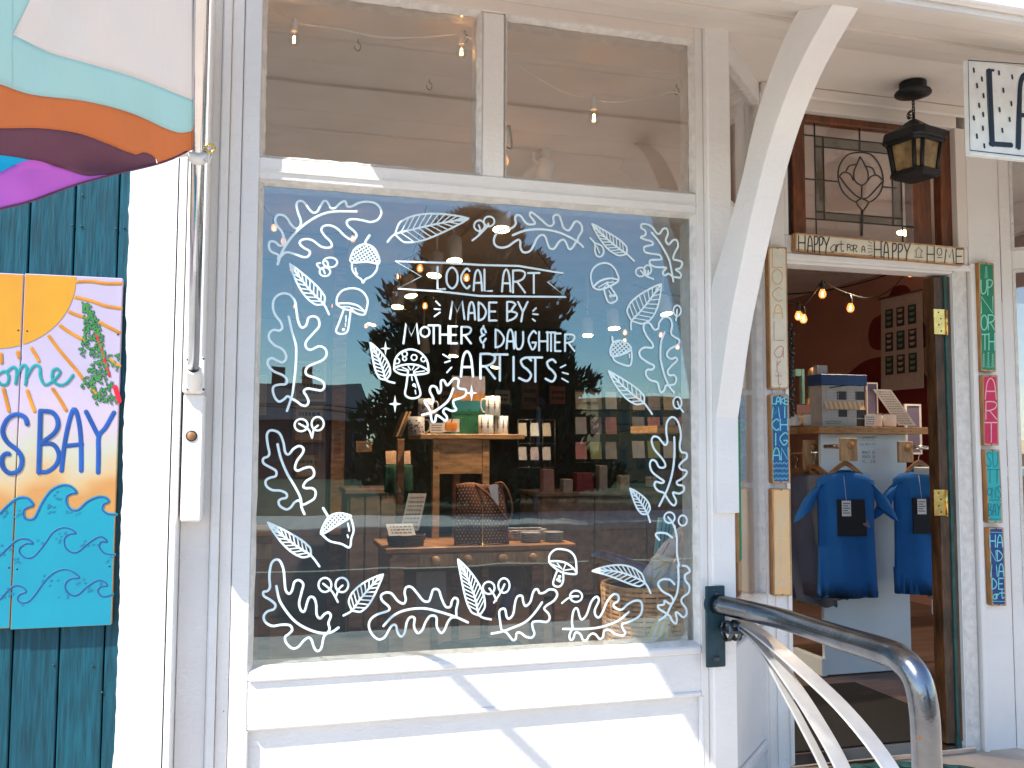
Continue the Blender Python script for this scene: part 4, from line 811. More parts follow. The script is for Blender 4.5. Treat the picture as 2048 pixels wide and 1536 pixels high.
def cloth(name,col,tr=.12):
    M=bpy.data.materials.new(name); M.use_nodes=True; t=M.node_tree;N=t.nodes;L=t.links; b=N['Principled BSDF']; b.inputs['Base Color'].default_value=(*col,1); b.inputs['Roughness'].default_value=.8
    tl=N.new('ShaderNodeBsdfTranslucent'); tl.inputs[0].default_value=(*col,1); mx=N.new('ShaderNodeMixShader'); mx.inputs[0].default_value=tr
    wv=N.new('ShaderNodeTexNoise'); wv.inputs['Scale'].default_value=9; wv.inputs['Detail'].default_value=8; bp=N.new('ShaderNodeBump'); bp.inputs['Strength'].default_value=.6; bp.inputs['Distance'].default_value=.006
    tc=N.new('ShaderNodeTexCoord'); L.new(tc.outputs['Object'],wv.inputs[0]); L.new(wv.outputs[0],bp.inputs['Height']); L.new(bp.outputs[0],b.inputs['Normal'])
    L.new(b.outputs[0],mx.inputs[1]); L.new(tl.outputs[0],mx.inputs[2]); L.new(mx.outputs[0],N['Material Output'].inputs[0]); MATS[name]=M
for n_,c in dict(f_mag=(.72,.17,.74),f_cyan=(0,.46,.80),f_dark=(.16,.06,.10),f_or=(.66,.20,.065),f_lb=(.42,.72,.76),f_wh=(.80,.78,.79)).items(): cloth(n_,c)
FL=thing('flag','big striped flag in white, pale blue, orange, plum, cyan and magenta hanging from the pole','flag',P1)
def pole_y(py): # depth of the pole where it crosses that picture row
    best=None; a,b_=-.5,4.0
    for _ in range(30):
        mid=(a+b_)/2; p=PB+PD*mid; v=p-CAM; yy=768-F*v.dot(CU)/v.dot(CF)
        if v.dot(CF)<.3 or yy<py: b_=mid
        else: a=mid
    return (PB+PD*a).y
PYT={}
def fpt(px,py):
    k=round(max(-260,min(py,330)))
    if k not in PYT: PYT[k]=pole_y(k)
    dx=(385-px)/100
    y=PYT[k]-.004-.02*dx+.014*min(1,dx)*math.sin(px*.021+py*.012)+.004*min(1,dx)*math.sin(px*.05-py*.03+1)
    return at(px,py,y)
def cv(P):
    P=sorted(P)
    def f(x):
        if x<=P[0][0]: return P[0][1]
        for i in range(len(P)-1):
            a,b=P[i],P[i+1]
            if x<=b[0]:
                t=(x-a[0])/(b[0]-a[0]); m0=(b[1]-P[i-1][1])/(b[0]-P[i-1][0]) if i>0 else (b[1]-a[1])/(b[0]-a[0]); m1=(P[i+2][1]-a[1])/(P[i+2][0]-a[0]) if i+2<len(P) else (b[1]-a[1])/(b[0]-a[0]); h=b[0]-a[0]
                return (2*t**3-3*t*t+1)*a[1]+(t**3-2*t*t+t)*h*m0+(-2*t**3+3*t*t)*b[1]+(t**3-t*t)*h*m1
        return P[-1][1]
    return f
B0=cv([(-150,458),(0,420),(60,405),(150,372),(230,350),(330,325),(384,300)])
_b1=cv([(-150,420),(0,345),(60,320),(120,335),(170,351),(205,350),(232,349)]); B1=lambda x:min(B0(x),_b1(x)) if x<232 else B0(x)
_b2=cv([(-150,305),(0,310),(60,319)]); B2=lambda x:min(_b2(x),B1(x)) if x<60 else B1(x)
_b3=cv([(-150,250),(0,257),(80,257),(160,268),(220,290),(270,309),(290,305),(312,318),(316,327)]); B3=lambda x:min(B0(x),_b3(x)) if x<314 else B0(x)
B4=cv([(-150,120),(0,168),(60,188),(170,202),(260,225),(335,258),(360,265),(385,262)])
B5=cv([(-150,20),(25,70),(100,105),(170,125),(270,155),(385,200)]); TOPF=lambda x:-240
B6=lambda x:max(-240,70-2*(x-25))
def strip(name,m,lo,hi,x0,x1,rows):
    nc=max(2,int(round((x1-x0)/3))); vs=[];fs=[]
    for i in range(nc+1):
        x=x0+(x1-x0)*i/nc; a,b=lo(x),hi(x)
        for j in range(rows+1): vs.append(fpt(x,a+(b-a)*j/rows))
    for i in range(nc):
        for j in range(rows): k=i*(rows+1)+j; fs.append((k,k+1,k+rows+2,k+rows+1))
    o=MB().add(vs,fs,True).build(name,m,FL); 
    o.modifiers.new('thickness','SOLIDIFY').thickness=.0006
    return o
strip('stripe','f_mag',B0,B1,-150,232,8); strip('stripe','f_cyan',B1,B2,-150,60,5); strip('stripe','f_dark',B2,B3,-150,314,7); strip('stripe','f_or',lambda x:B3(x),B4,-150,385,8)
strip('stripe','f_lb',B4,TOPF,-150,25,24); strip('stripe','f_lb',B4,B5,25,385,8); strip('stripe','f_lb',B6,TOPF,25,180,14); strip('stripe','f_wh',B5,B6,25,385,24)
# folded hem and sleeve round the pole
hm=MB(); hm.tube([fpt(x,B0(x)-1)+V(0,-.002,0) for x in range(-150,386,15)],.0022,6).build('hem','f_dark',FL)
# ================================================================ PORCH LANTERN
yl=.20
def l(px,py): return at(px,py,yl)
lc=l(1829,300); k_=(l(1900,300).x-l(1800,300).x)/100
LT=thing('hanging_lantern','black iron porch lantern with amber glass hanging from the porch ceiling','lantern',(lc.x,yl,2.85))
zL=lambda py:l(1829,py).z
def oct_(h,z,ch=.30,rot=R_(14)):
    c=h*ch; P=[(-h+c,-h),(h-c,-h),(h,-h+c),(h,h-c),(h-c,h),(-h+c,h),(-h,h-c),(-h,-h+c)]
    return [V(lc.x+x*math.cos(rot)-y*math.sin(rot),yl+x*math.sin(rot)+y*math.cos(rot),z) for x,y in P]
def loft(mb,rings):
    b=[]; n=len(rings[0]); vs=[v for r in rings for v in r]; fs=[(i*n+k,i*n+(k+1)%n,(i+1)*n+(k+1)%n,(i+1)*n+k) for i in range(len(rings)-1) for k in range(n)]
    fs+=[tuple(range(n))[::-1],tuple(range((len(rings)-1)*n,len(rings)*n))]; return mb.add(vs,fs)
MB().lathe((lc.x,yl,zL(187)),[(0,-.018),(.03,-.02),(.073,-.006),(.075,.0),(.07,.008),(.055,.01),(.055,.045),(0,.045)],24).build('ceiling_plate','black_iron',LT)
m_=MB(); z=zL(200)
for i in range(5):
    zz=z-.013*i; a=V(1,0,0) if i%2 else V(0,1,0)
    m_.tube([V(lc.x,yl,zz)+a*.006*math.cos(t)+V(0,0,.010*math.sin(t)) for t in [k*math.pi/5 for k in range(11)]],.0022,5,cap=False)
m_.tube([V(lc.x,yl,zL(225)),V(lc.x,yl,zL(243))],.006,8).build('chain','black_iron',LT)
m_=MB(); base=V(lc.x,yl,zL(236))
for j in range(4):
    m_.tube(crom([base+V(0,0,.03),base+V(-.022-.006*j,-.01,.028-.007*j),base+V(-.045+.008*j,-.015,.005),base+V(-.035,-.008,-.012+.004*j),base+V(-.008,0,.0)],False,4),.0018,5)
m_.build('electric_wire','black_plastic',LT)
zr0,zr1,zr2=zL(286),zL(268),zL(240); hb=.082
m_=MB(); loft(m_,[oct_(.100,zr0),oct_(.104,zr0+.008),oct_(.100,zr1),oct_(.060,zr1+.02),oct_(.022,zr2-.008),oct_(.012,zr2)]); loft(m_,[oct_(.090,zr0-.012),oct_(.094,zr0-.0005)])
m_.build('lantern_roof','black_iron',LT)
zt_l=zr0-.012; zb_l=zL(344)
A=oct_(hb,zt_l); B=oct_(hb*.84,zb_l); m_=MB()
for a,b in zip(A,B): MB().tube([a,b],.0085,6).build('corner_bar','black_iron',LT)
mat('amber_glass',(.42,.29,.13),.35,var=.45,scale=22,bump=.6,bscale=35,emit=(.6,.42,.2),es=0)
A=oct_(hb-.004,zt_l); B=oct_(hb*.84-.004,zb_l)
for i in range(8):
    j=(i+1)%8; o_=(V(lc.x,yl,A[i].z)-(A[i]+A[j])/2).normalized()*.002
    MB().prism([A[i],A[j],B[j],B[i]],o_).build('pane','amber_glass',LT)
m_=MB(); loft(m_,[oct_(hb*.80,zb_l-.028),oct_(hb*.98,zb_l-.02),oct_(hb*.98,zb_l-.006),oct_(hb*.92,zb_l)]); m_.build('lantern_base','black_iron',LT)
# ================================================================ HANGING SHOP SIGN
ys=-.62; a=at(1937,120,ys); b=at(1941,308,ys)
HS=thing('hanging_shop_sign','white hanging board with dark blue letters LA and small dashes, under the porch','sign',((a.x+b.x)/2,ys,b.z))
flat('sign_white',(.80,.84,.84)); 
MB().box((a.x+b.x)/2,(a.x+b.x)/2+1.15,ys,ys+.024,b.z,a.z+.004,bev=.002).build('board','sign_white',HS)
hs=Surf((0,ys-.0006,0),(0,-1,0)); hc=hs.crop(1500,0,2.845)
m_=MB(); hc.stroke(m_,pts('1350,400 1385,400'),.008,False); 
hc.stroke(m_,pts('1362,405 1370,600 1380,820'),.019,False); hc.stroke(m_,pts('1370,818 1485,826'),.017,False)
hc.stroke(m_,pts('1528,838 1532,700 1535,520 1545,450 1570,425 1600,440 1620,560 1630,840'),.018); hc.stroke(m_,pts('1535,655 1622,660'),.015,False)
flat('sign_ink',(.004,.022,.055)); m_.build('letters','sign_ink',HS)
m_=MB(); hc.stroke(m_,pts('1345,402 1352,600 1365,825'),.0028,False); hc.stroke(m_,pts('1512,845 1518,640 1528,470'),.0028); hc.stroke(m_,pts('1700,375 1240,343 1245,600 1250,855 1700,905'),.0032,False)
for x,y in((1272,400),(1318,450),(1290,488),(1415,415),(1490,438),(1327,545),(1302,600),(1440,515),(1485,590),(1418,625),(1325,652),(1272,672),(1475,680),(1323,730),(1435,742),(1290,775),(1332,830)): hc.stroke(m_,[(x,y-9),(x+1,y),(x+2,y+9)],.0075)
m_.build('border_and_dashes','sign_ink',HS)
for dx in(.45,1.0):
    xh=(a.x+b.x)/2+dx; MB().tube([V(xh,ys+.012,a.z),V(xh,ys+.012,zf(ys))],.003,6).build('hanger','black_iron',HS)
# ================================================================ HANDRAIL
HR=thing('handrail','curved shiny steel handrail with three flat bars, bolted to the corner post','handrail',(1.59,-.03,.52))
pa=at(1409,1172,-.031); pb=at(1449,1332,-.031)
MB().box(pa.x,pb.x,-.042,-.031,pb.z,pa.z,bev=.004).build('wall_plate','teal_plate',HR)
m_=MB()
for z in(pa.z-.03,pb.z+.03): m_.lathe(V((pa.x+pb.x)/2,-.043,z),[(0,-.008),(.008,-.006),(.012,.0)],6,V(0,1,0),smooth=False)
m_.build('bolts','steel_dark',HR)
st=V((pa.x+pb.x)/2,-.04,at(1440,1207,-.04).z)
def dp(px,py,d): return CAM+ray(px,py)*d
pp=[st,dp(1560,1237,2.98),dp(1680,1275,2.58),dp(1770,1303,2.32)]
bend=[dp(1806,1322,2.235),dp(1834,1358,2.19),dp(1848,1420,2.17)]
bot=dp(1853,1500,2.165); bot2=V(bot.x,bot.y,-.14)
pth=crom(pp+bend+[bot],False,6)+[bot2]
print('rail',[tuple(round(c,2) for c in q) for q in pp+bend+[bot]])
MB().tube(pth,.0345,24).build('pipe','pipe_steel',HR)
MB().tube([st+V(0,-.005,0),st+V(0,.0,0)],.046,20).build('flange','teal_plate',HR)
# clamp collar behind the plate, below the pipe
cc=at(1450,1262,-.09)
m_=MB(); ring=[V(cc.x,cc.y+.0+.034*math.cos(t),cc.z+.036*math.sin(t)) for t in [k*math.pi/10 for k in range(21)]]
for dx,r_ in((0,.0),(.034,.0)):
    vs=[];n=len(ring)
    for q in ring: vs+=[q+V(dx,0,0),q+V(dx+.016,0,0)]
    m_.add(vs,[(2*i,2*i+1,2*i+3,2*i+2) for i in range(n-1)],True)
o=m_.build('clamp_rings','steel_dark',HR); o.modifiers.new('thickness','SOLIDIFY').thickness=.006
m_=MB().box(cc.x-.002,cc.x+.055,cc.y-.034,cc.y+.05,cc.z-.006,cc.z+.006,bev=.002).box(cc.x+.048,cc.x+.072,cc.y-.045,cc.y+.02,cc.z-.012,cc.z+.018,bev=.003); m_.build('clamp_bar','steel_dark',HR)
def flatbar(name,P,wd,th=.008):
    Q=crom(P,False,6); vs=[]; n=len(Q)
    for i,q in enumerate(Q):
        t=(Q[min(i+1,n-1)]-Q[max(i-1,0)]).normalized(); side=V(1,.25,0)-t*V(1,.25,0).dot(t); side.normalize(); nn=t.cross(side).normalized()
        for s1_,s2_ in((-1,-1),(1,-1),(1,1),(-1,1)): vs.append(q+side*wd/2*s1_+nn*th/2*s2_)
    fs=[(4*i+k,4*i+(k+1)%4,4*i+4+(k+1)%4,4*i+4+k) for i in range(n-1) for k in range(4)]+[(0,1,2,3),tuple(range(4*n-4,4*n))]
    o=MB().add(vs,fs).build(name,'flat_steel',HR); b_=o.modifiers.new('bevel','BEVEL'); b_.width=.002; b_.segments=2
    return o
s_0=dp(1480,1240,3.18)
flatbar('flat_bar',[s_0,dp(1530,1275,3.0),dp(1600,1335,2.85),dp(1680,1410,2.72),dp(1748,1490,2.62),dp(1800,1570,2.55),dp(1840,1660,2.5)],.064)
flatbar('flat_bar',[s_0+V(-.004,.004,-.008),dp(1527,1290,3.0),dp(1583,1365,2.85),dp(1632,1440,2.72),dp(1682,1530,2.6),dp(1725,1640,2.5)],.058)
flatbar('flat_bar',[s_0+V(-.010,.008,-.014),dp(1520,1293,3.02),dp(1565,1375,2.88),dp(1605,1450,2.76),dp(1650,1540,2.64),dp(1692,1650,2.55)],.030)
# ================================================================ DOORMAT
mc=atz(1800,1562,0); mc.y=.015; mat('mat_black',(.009,.009,.009),.9,bump=.6,bscale=120); mat('coir',(.13,.085,.06),.95,var=.4,scale=60,bump=.8,bscale=120); mat('mat_teal',(.012,.15,.14),.9,var=.35,scale=30,bump=.7,bscale=120); mat('mat_dark',(.02,.03,.028),.9,bump=.6,bscale=120)
DM=thing('doormat','half round doormat with teal leaf border and brown arcs, at the shop doorstep','doormat',(mc.x,mc.y,-.026))
def ring(r0,r1,z0,z1,wob=0,n=72):
    vs=[];mb=MB()
    for k in range(n):
        a=2*math.pi*k/n; w_=1+wob*abs(math.sin(a*12))
        for r,z in((r0,z1),(r1*w_,z1),(r1*w_,z0)): vs.append(V(mc.x+.50*r*math.cos(a),mc.y+.34*r*math.sin(a),z))
    return mb.add(vs,[(3*k+j,3*((k+1)%n)+j,3*((k+1)%n)+j+1,3*k+j+1) for k in range(n) for j in range(2)])
ring(.0,1.0,-.0275,-.016,.03).build('mat_base','mat_dark',DM)
ring(.80,.955,-.0155,-.0125,.03).build('leaf_border','mat_teal',DM); ring(.60,.76,-.0155,-.0125).build('arc','coir',DM); ring(.36,.55,-.0155,-.0125,.05).build('arc','mat_teal',DM); ring(.02,.32,-.0155,-.0125).build('arc','coir',DM)
m_=MB()
for k in range(40):
    a=2*math.pi*k/40; c=V(mc.x+.50*.87*math.cos(a),mc.y+.34*.87*math.sin(a),-.011)
    m_.add([c+V(.035*math.cos(a+.5),.03*math.sin(a+.5),0),c+V(.008*math.sin(a),-.008*math.cos(a),.001),c-V(.035*math.cos(a+.5),.03*math.sin(a+.5),0),c-V(.008*math.sin(a),-.008*math.cos(a),-.001)],[(0,1,2,3)])
m_.build('leaf_pattern','mat_dark',DM)
# ================================================================ SHOP INTERIOR
mat('ceil_paint',(.76,.72,.68),.7,var=.08,scale=3,bump=.08); mat('pink_wall',(.48,.26,.21),.75,var=.1,scale=2,bump=.05); mat('dark_red_paint',(.17,.010,.012),.65,var=.1,bump=.04)
mat('grey_wall',(.10,.085,.08),.8,var=.15,scale=2,bump=.05); mat('mauve_wall',(.20,.17,.20),.8,var=.1,bump=.05)
XW=5.35; YB=8.5; ZC=2.85
o=structure(MB().box(-1.2,2.0,.121,.50,-.30,-.012).box(-1.2,XW,.5001,YB,-.30,-.012),'shop_floor','dark_floor')
ceil=structure(MB().box(-1.2,XW,.121,YB,ZC+.012,ZC+.03),'shop_ceiling','ceil_paint')
y=.13
while y<YB-.3:
    MB().box(-1.2,XW,y+.001,y+.279,ZC+random.uniform(-.001,.001),ZC+.012).build('ceiling_board','ceil_paint',ceil); y+=.28
structure(MB().box(-1.3,-1.2,.121,YB,-.3,ZC+.03),'shop_wall_left','mauve_wall')
structure(MB().box(-1.3,XW+.1,YB,YB+.1,-.3,ZC+.03),'shop_wall_back','grey_wall')
rw=structure(MB().box(XW,XW+.1,.6,YB,-.3,ZC+.03),'shop_wall_right','pink_wall')
structure(MB().box(-1.3,-.25,.121,.13,-.3,ZC+.03),'shop_wall_front','grey_wall')
structure(MB().box(-1.3,XW+.1,.121,YB,ZC+.04,ZC+.1),'shop_roof','grey_wall')
# painted dark red shapes on the pink wall
ws=Surf((XW-.001,0,0),(-1,0,0))
def wall_shape(c):
    P=crom([atx(x,y,XW-.002) for x,y in c],True,5); MB().prism(P,(-.001,0,0)).build('painted_shape','dark_red_paint',rw)
wall_shape([(1676,770),(1700,745),(1730,722),(1770,713),(1810,716),(1840,735),(1862,770),(1872,800),(1878,900),(1870,990),(1700,1000),(1670,900)])
wall_shape([(1737,665),(1745,640),(1762,628),(1775,600),(1786,577),(1805,570),(1820,580),(1830,620),(1850,650),(1853,690),(1830,700),(1790,700),(1755,700),(1740,690)])
# --- interior door mat
mi=MB().box(2.12,3.2,.53,1.45,-.0118,-.004,bev=.003); solo(mi,'floor_mat','mat_black','thin black mat on the floor just inside the doorway','mat')
# ---- cans, bulbs, strings
emitmat('lamp_face',(1,.70,.30),9)
LAMPI=bpy.data.lights.new('lamp_glow','SPOT'); LAMPI.energy=38; LAMPI.color=(1,.78,.55); LAMPI.shadow_soft_size=.04; LAMPI.spot_size=R_(125); LAMPI.spot_blend=.6
LAMPF=LAMPI.copy(); LAMPF.energy=3
TRK=thing('ceiling_track','white track rail on the shop ceiling above the window','light track',(1.2,2,2.8))
tA=at(1092,306,0); 
p1=atz(1088,312,2.815); p2=atz(1005,392,2.815)
dirT=(p2-p1); dirT.z=0; 
MB().tube([p1,p1+dirT*2.4],.014,4).build('rail','white_plastic',TRK); MB().box(p1.x-.02,p1.x+.02,p1.y-.03,p1.y+.02,2.80,2.845).build('end_cap','white_plastic',TRK)
def can(px,py,wpx,label,energy=True,real=.105,tiltdir=0,show=True):
    d=real*F/wpx; c=dp(px,py,d); 
    if c.z>2.62: 
        d*= (2.62-CAM.z)/(c.z-CAM.z); c=dp(px,py,d)
    real=wpx*d/F
    T=thing('spotlight',label,'spotlight',c,'white can spotlights on the shop ceiling')
    ax=V(math.sin(tiltdir)*.25,math.cos(tiltdir)*.25-.0,1).normalized(); r=real/2
    MB().lathe(c,[(r*.92,.0),(r,.0),(r,r*1.2),(r*.96,r*3.0),(r*.5,r*3.3),(0,r*3.3)],18,ax).build('can','white_plastic',T)
    MB().lathe(c,[(0,r*.15),(r*.91,r*.12),(r*.92,r*.0)],18,ax).build('lit_lamp','lamp_face',T)
    t_=c+ax*r*3.3; MB().tube([t_,V(t_.x,t_.y,ZC)],.008,6).build('stem','white_plastic',T)
    if energy:
        lo=bpy.data.objects.new('lamp_light',LAMPI if (d<5.8) else LAMPF); COL.objects.link(lo); lo.parent=T; lo.location=-ax*.06
    return T
for i,(x,y,w_,lb,td) in enumerate([(909,522,33,'spotlight touching the painted banner top above the word LOCAL',0),(868,551,31,'spotlight glowing just left of the painted word LOCAL',.6),(822,592,27,'spotlight below the left end of the painted banner',-.5),(795,614,26,'spotlight left of the painted words MADE BY',.4),(743,649,19,'spotlight at the left edge of the tree reflection',1.2),(851,706,20,'round spotlight face just above the painted spotted mushroom',-2.5),(907,712,20,'spotlight by the rays left of the painted word ARTISTS',.8),(1003,459,37,'spotlight nearest the top of the big window, beside the oak leaf drawing',.2),(1333,628,26,'spotlight at the right edge of the big window',-.3),(1228,657,25,'spotlight right of the painted word DAUGHTER',0),(1175,671,23,'spotlight just above the end of the painted word DAUGHTER',.3),(990,735,19,'spotlight behind the letter R of the painted word ARTISTS',1.0)]):
    can(x,y,w_,lb,i in(0,3,4,7,8,10),tiltdir=td)
can(1808,466,30,'spotlight seen through the stained glass above the door',True,tiltdir=1.2)
# big track can, upper right window; spot lamp added to brighten the table
uc=atz(1088,345,2.70); aim=(V(1.0,1.45,.75)-uc).normalized(); UC=thing('spotlight','cream can spotlight on the track, seen in the right upper window','spotlight',uc,'white can spotlights on the shop ceiling')
TABLE_FILL=bpy.data.lights.new('lamp_glow','SPOT'); TABLE_FILL.energy=45; TABLE_FILL.color=(1,.74,.50); TABLE_FILL.shadow_soft_size=.04; TABLE_FILL.spot_size=R_(70); TABLE_FILL.spot_blend=.7; lo=bpy.data.objects.new('lamp_light',TABLE_FILL); COL.objects.link(lo); lo.parent=UC; lo.location=aim*.08; lo.rotation_euler=aim.to_track_quat('-Z','Y').to_euler()
MB().lathe(uc,[(0,-.05),(.038,-.05),(.042,-.07),(.043,-.07),(.041,.06),(.02,.075),(0,.075)],18,-aim).build('can','white_plastic',UC); MB().tube([uc+V(-.03,0,.04),uc+V(-.055,0,.06),V(uc.x-.055,uc.y,2.8)],.01,6).build('arm','white_plastic',UC)
def bulb_on(T,c,s=1,white=False,tilt=0):
    """one bulb hanging with its socket; c centre of glass"""
    g_=MB().lathe(c,[(0,-.028*s),(.012*s,-.026*s),(.021*s,-.016*s),(.024*s,-.002*s),(.020*s,.014*s),(.013*s,.028*s),(.012*s,.032*s)],12)
    b=g_.build('bulb','clear_glass' if white else 'bulb_glass',T)
    f=MB()
    for k in range(3):
        a=2*math.pi*k/3+.3; x_,y_=.0045*s*math.cos(a),.0045*s*math.sin(a); f.tube([c+V(x_,y_,-.014*s),c+V(x_*.4,y_*.4,.012*s)],.0016*s,4)
    f.build('filament','bulb_filament',b)
    MB().lathe(c+V(0,0,.030*s),[(.0125*s,0),(.0145*s,.004*s),(.0145*s,.03*s),(.009*s,.05*s),(.004*s,.056*s)],10).build('socket','white_plastic' if white else 'socket',T)
def light_string(name,label,pts_,white=False,cord=None,grp=None,sag=.0,r=.003,cordend=()):
    cs=[]
    T=None
    for (x,y,wpx) in pts_:
        d=.046*F/wpx; c=dp(x,y,d)
        if c.z>2.70: d*=(2.70-CAM.z)/(c.z-CAM.z); c=dp(x,y,d)
        s=wpx*d/F/.048
        if T is None: T=thing(name,label,'string lights',c)
        bulb_on(T,c,s,white); cs.append(c+V(0,0,.088*s))
    P=[V(*e) for e in cordend[:1]]+cs+[V(*e) for e in cordend[1:]]
    path=[]
    for i in range(len(P)-1):
        a,b=P[i],P[i+1]; L_=(b-a).length
        for k in range(10):
            t=k/10; path.append(a.lerp(b,t)+V(0,0,-sag*L_*4*t*(1-t)))
    path.append(P[-1]); MB().tube(path,r,5).build('cord','white_plastic' if white else 'socket',T)
    return T
# white string just inside the upper windows (hooked on the ceiling)
WS=thing('string_lights','white cord string lights with clear bulbs behind the upper window panes','string lights',(.3,.5,2.7))
wsz=[(588,78,21),(923,103,21),(1188,235,22)]; ends=[]
for (x,y,wpx) in wsz:
    d=.046*F/wpx; c=dp(x,y,d); lim=2.73
    if c.z>lim: d*=(lim-CAM.z)/(c.z-CAM.z); c=dp(x,y,d)
    s=wpx*d/F/.048; ends.append((c+V(0,0,.085*s),d)); bulb_on(WS,c,s*1.15,True)
def wc(px,py,d): return dp(px,py,d)
d1,d2,d3=[e[1] for e in ends]
path=[wc(505,0,d1),wc(545,20,d1)]+[ends[0][0]]+[wc(620,50,d1*1.0),wc(680,58,d1),wc(760,74,(d1+d2)/2),wc(850,74,d2)]+[ends[1][0]]+[wc(930,72,d2),wc(965,88,d2),wc(1060,147,(d2+d3)/2),wc(1130,185,d3)]+[ends[2][0]]+[wc(1225,204,d3),wc(1290,196,d3),wc(1348,184,d3),wc(1375,206,d3),wc(1420,240,d3)]
MB().tube(crom(path,False,4),.0032,6).build('cord','white_plastic',WS)
def hook(px,py,label):
    b=atz(px,py-9,ZC-.001); s=.7*(b-CAM).length/3.6*.001*19/1.0; u=.0185
    T=MB().tube(crom([b,b+V(0,0,-.012),b+V(u*.55,0,-.02),b+V(u*.5,0,-.036),b+V(0,0,-.045),b+V(-u*.6,0,-.036),b+V(-u*.62,0,-.026)],False,4),.0022,6)
    solo(T,'ceiling_hook','black_iron',label,'hook','cup hooks in the shop ceiling')
hook(716,88,'small dark cup hook between the two left bulbs in the upper window'); hook(930,70,'cup hook holding the white cord by the middle bulb'); hook(859,168,'cup hook low in the left upper window'); hook(1353,178,'cup hook holding the white cord at the right upper window')
light_string('string_lights','black cord string lights at the left of the window, nearest the glass',[(548,456,12),(567,482,11),(706,478,11),(680,538,11)],cordend=((-.15,1.2,2.8),(1.0,3,2.6)),sag=.06)
light_string('string_lights','black cord string lights lower on the left, fading into the shop',[(584,538,9),(590,612,7),(624,658,7),(666,612,7),(732,652,8)],cordend=((-.6,2.5,2.7),(1.2,5,2.4)),sag=.05)
light_string('string_lights','black cord string lights crossing behind the painted word LOCAL',[(797,553,10),(840,537,13),(933,556,13),(850,612,11)],cordend=((.9,2.0,2.8),(1.2,5,2.5)),sag=.07)
light_string('string_lights','black cord string lights behind the right side of the big window',[(1250,665,9),(1249,682,8),(1322,670,9),(1355,694,9)],cordend=((1.8,3.0,2.7),(3.4,4,2.3)),sag=.05)
light_string('string_lights','row of small distant bulbs behind the painted word ARTISTS',[(1067,722,5),(1083,722,5),(1100,707,5),(1133,711,5),(1120,727,5),(1180,719,5),(1183,709,5),(1245,709,5),(1270,708,5)],sag=.04,r=.002)
light_string('string_lights','black cord string lights hanging inside the open door',[(1597,632,15),(1607,638,15),(1645,588,15),(1701,616,15),(1820,549,9)],cordend=((2.2,2.2,2.3),(4.6,4.6,2.75)),sag=.05,r=.006)
# hanging black cable with a bulb in the upper right window
cb=dp(1008,322,4.6); k_=min(1,(2.70-CAM.z)/(cb.z-CAM.z)); cb=dp(1008,322,4.6*k_); CB=thing('pendant_bulb','single amber bulb on doubled black cable beside the window mullion','bulb',cb)
bulb_on(CB,cb,1.0); h0=atz(1015,250,ZC); MB().tube(crom([cb+V(0,0,.08),cb.lerp(h0,.5)+V(-.02,0,-.03),h0],False,5),.005,6).tube(crom([cb+V(0,0,.08),cb.lerp(h0,.5)+V(.03,0,-.02),h0+V(.01,0,0)],False,5),.005,6).build('cable','socket',CB)
# ---- table with drawer front and pegs
YT=1.5
def Y(px,py,y=YT): return at(px,py,y)
ta=Y(770,1100); tb=Y(1152,1100); zt1=Y(960,1092).z; 
TB_=thing('display_table','light wooden display table with four round pegs along its front','table',((ta.x+tb.x)/2,YT+.2,-.0))
MB().box(ta.x,tb.x,YT,YT+.48,zt1-.028,zt1,bev=.004).build('table_top','oak',TB_)
za=Y(960,1135).z
MB().box(Y(785,1110).x,Y(1132,1110).x,YT+.015,YT+.04,za,zt1-.03,bev=.002).build('apron','oak',TB_)
MB().box(Y(840,1110).x,Y(1100,1110).x,YT+.008,YT+.0149,za+.012,zt1-.036,bev=.003).build('drawer_front','pine',TB_)
for px in(871,935,1005,1065): MB().lathe(V(Y(px,1120).x,YT+.007,(za+zt1)/2-.012),[(0,-.022),(.021,-.020),(.024,-.014),(.012,0)],18,V(0,1,0)).build('peg','pine',TB_)
for px in(795,1124):
    for yy in(YT+.012,YT+.42): MB().box(Y(px,1110).x-.036,Y(px,1110).x+.036,yy,yy+.05,-.0,za+.06,bev=.003).build('leg','oak',TB_)
MB().box(Y(800,1300).x,Y(1110,1300).x,YT+.07,YT+.42,.12,.145,bev=.003).build('lower_shelf','oak',TB_)
# ---- stand behind it
YS=1.9
def S(px,py): return at(px,py,YS)
a=S(848,872);b=S(1050,872)
ST=thing('display_stand','tall wooden stand with plywood panel and mugs on its top','shelf unit',((a.x+b.x)/2,YS+.2,0))
z1=S(950,868).z; z0=S(950,878).z
MB().box(a.x-.02,b.x,YS,YS+.42,z0,z1,bev=.003).build('top_board','ply',ST)
L0,L1=S(868,880).x,S(882,880).x; R0_,R1=S(968,880).x,S(982,880).x
MB().box(L0,L1,YS+.03,YS+.07,0,z0,bev=.002).build('post','ply',ST); MB().box(R0_,R1,YS+.03,YS+.07,0,z0,bev=.002).build('post','ply',ST)
MB().box(L0-.15,L0-.11,YS+.34,YS+.38,0,z0,bev=.002).build('post','oak',ST); MB().box(R0_-.1,R1-.1,YS+.34,YS+.38,0,z0,bev=.002).build('post','oak',ST)
MB().box(L1+.001,R0_-.001,YS+.034,YS+.05,S(925,948).z,z0,bev=.001).build('panel','ply',ST)
MB().box(L0,R1,YS+.072,YS+.33,.62,.64).build('shelf','oak',ST)
m_=MB()
for px in(876,975):
    for py in(893,935): m_.lathe(S(px,py)+V(0,.028,0),[(0,0),(.004,0),(.004,.002)],8,V(0,1,0))
m_.build('bolts','black_iron',ST)
flat('mug_white',(.70,.69,.66),.25); flat('mushroom_red',(.25,.03,.03)); flat('ink_brown',(.12,.05,.035)); flat('mug_grey',(.36,.33,.31))
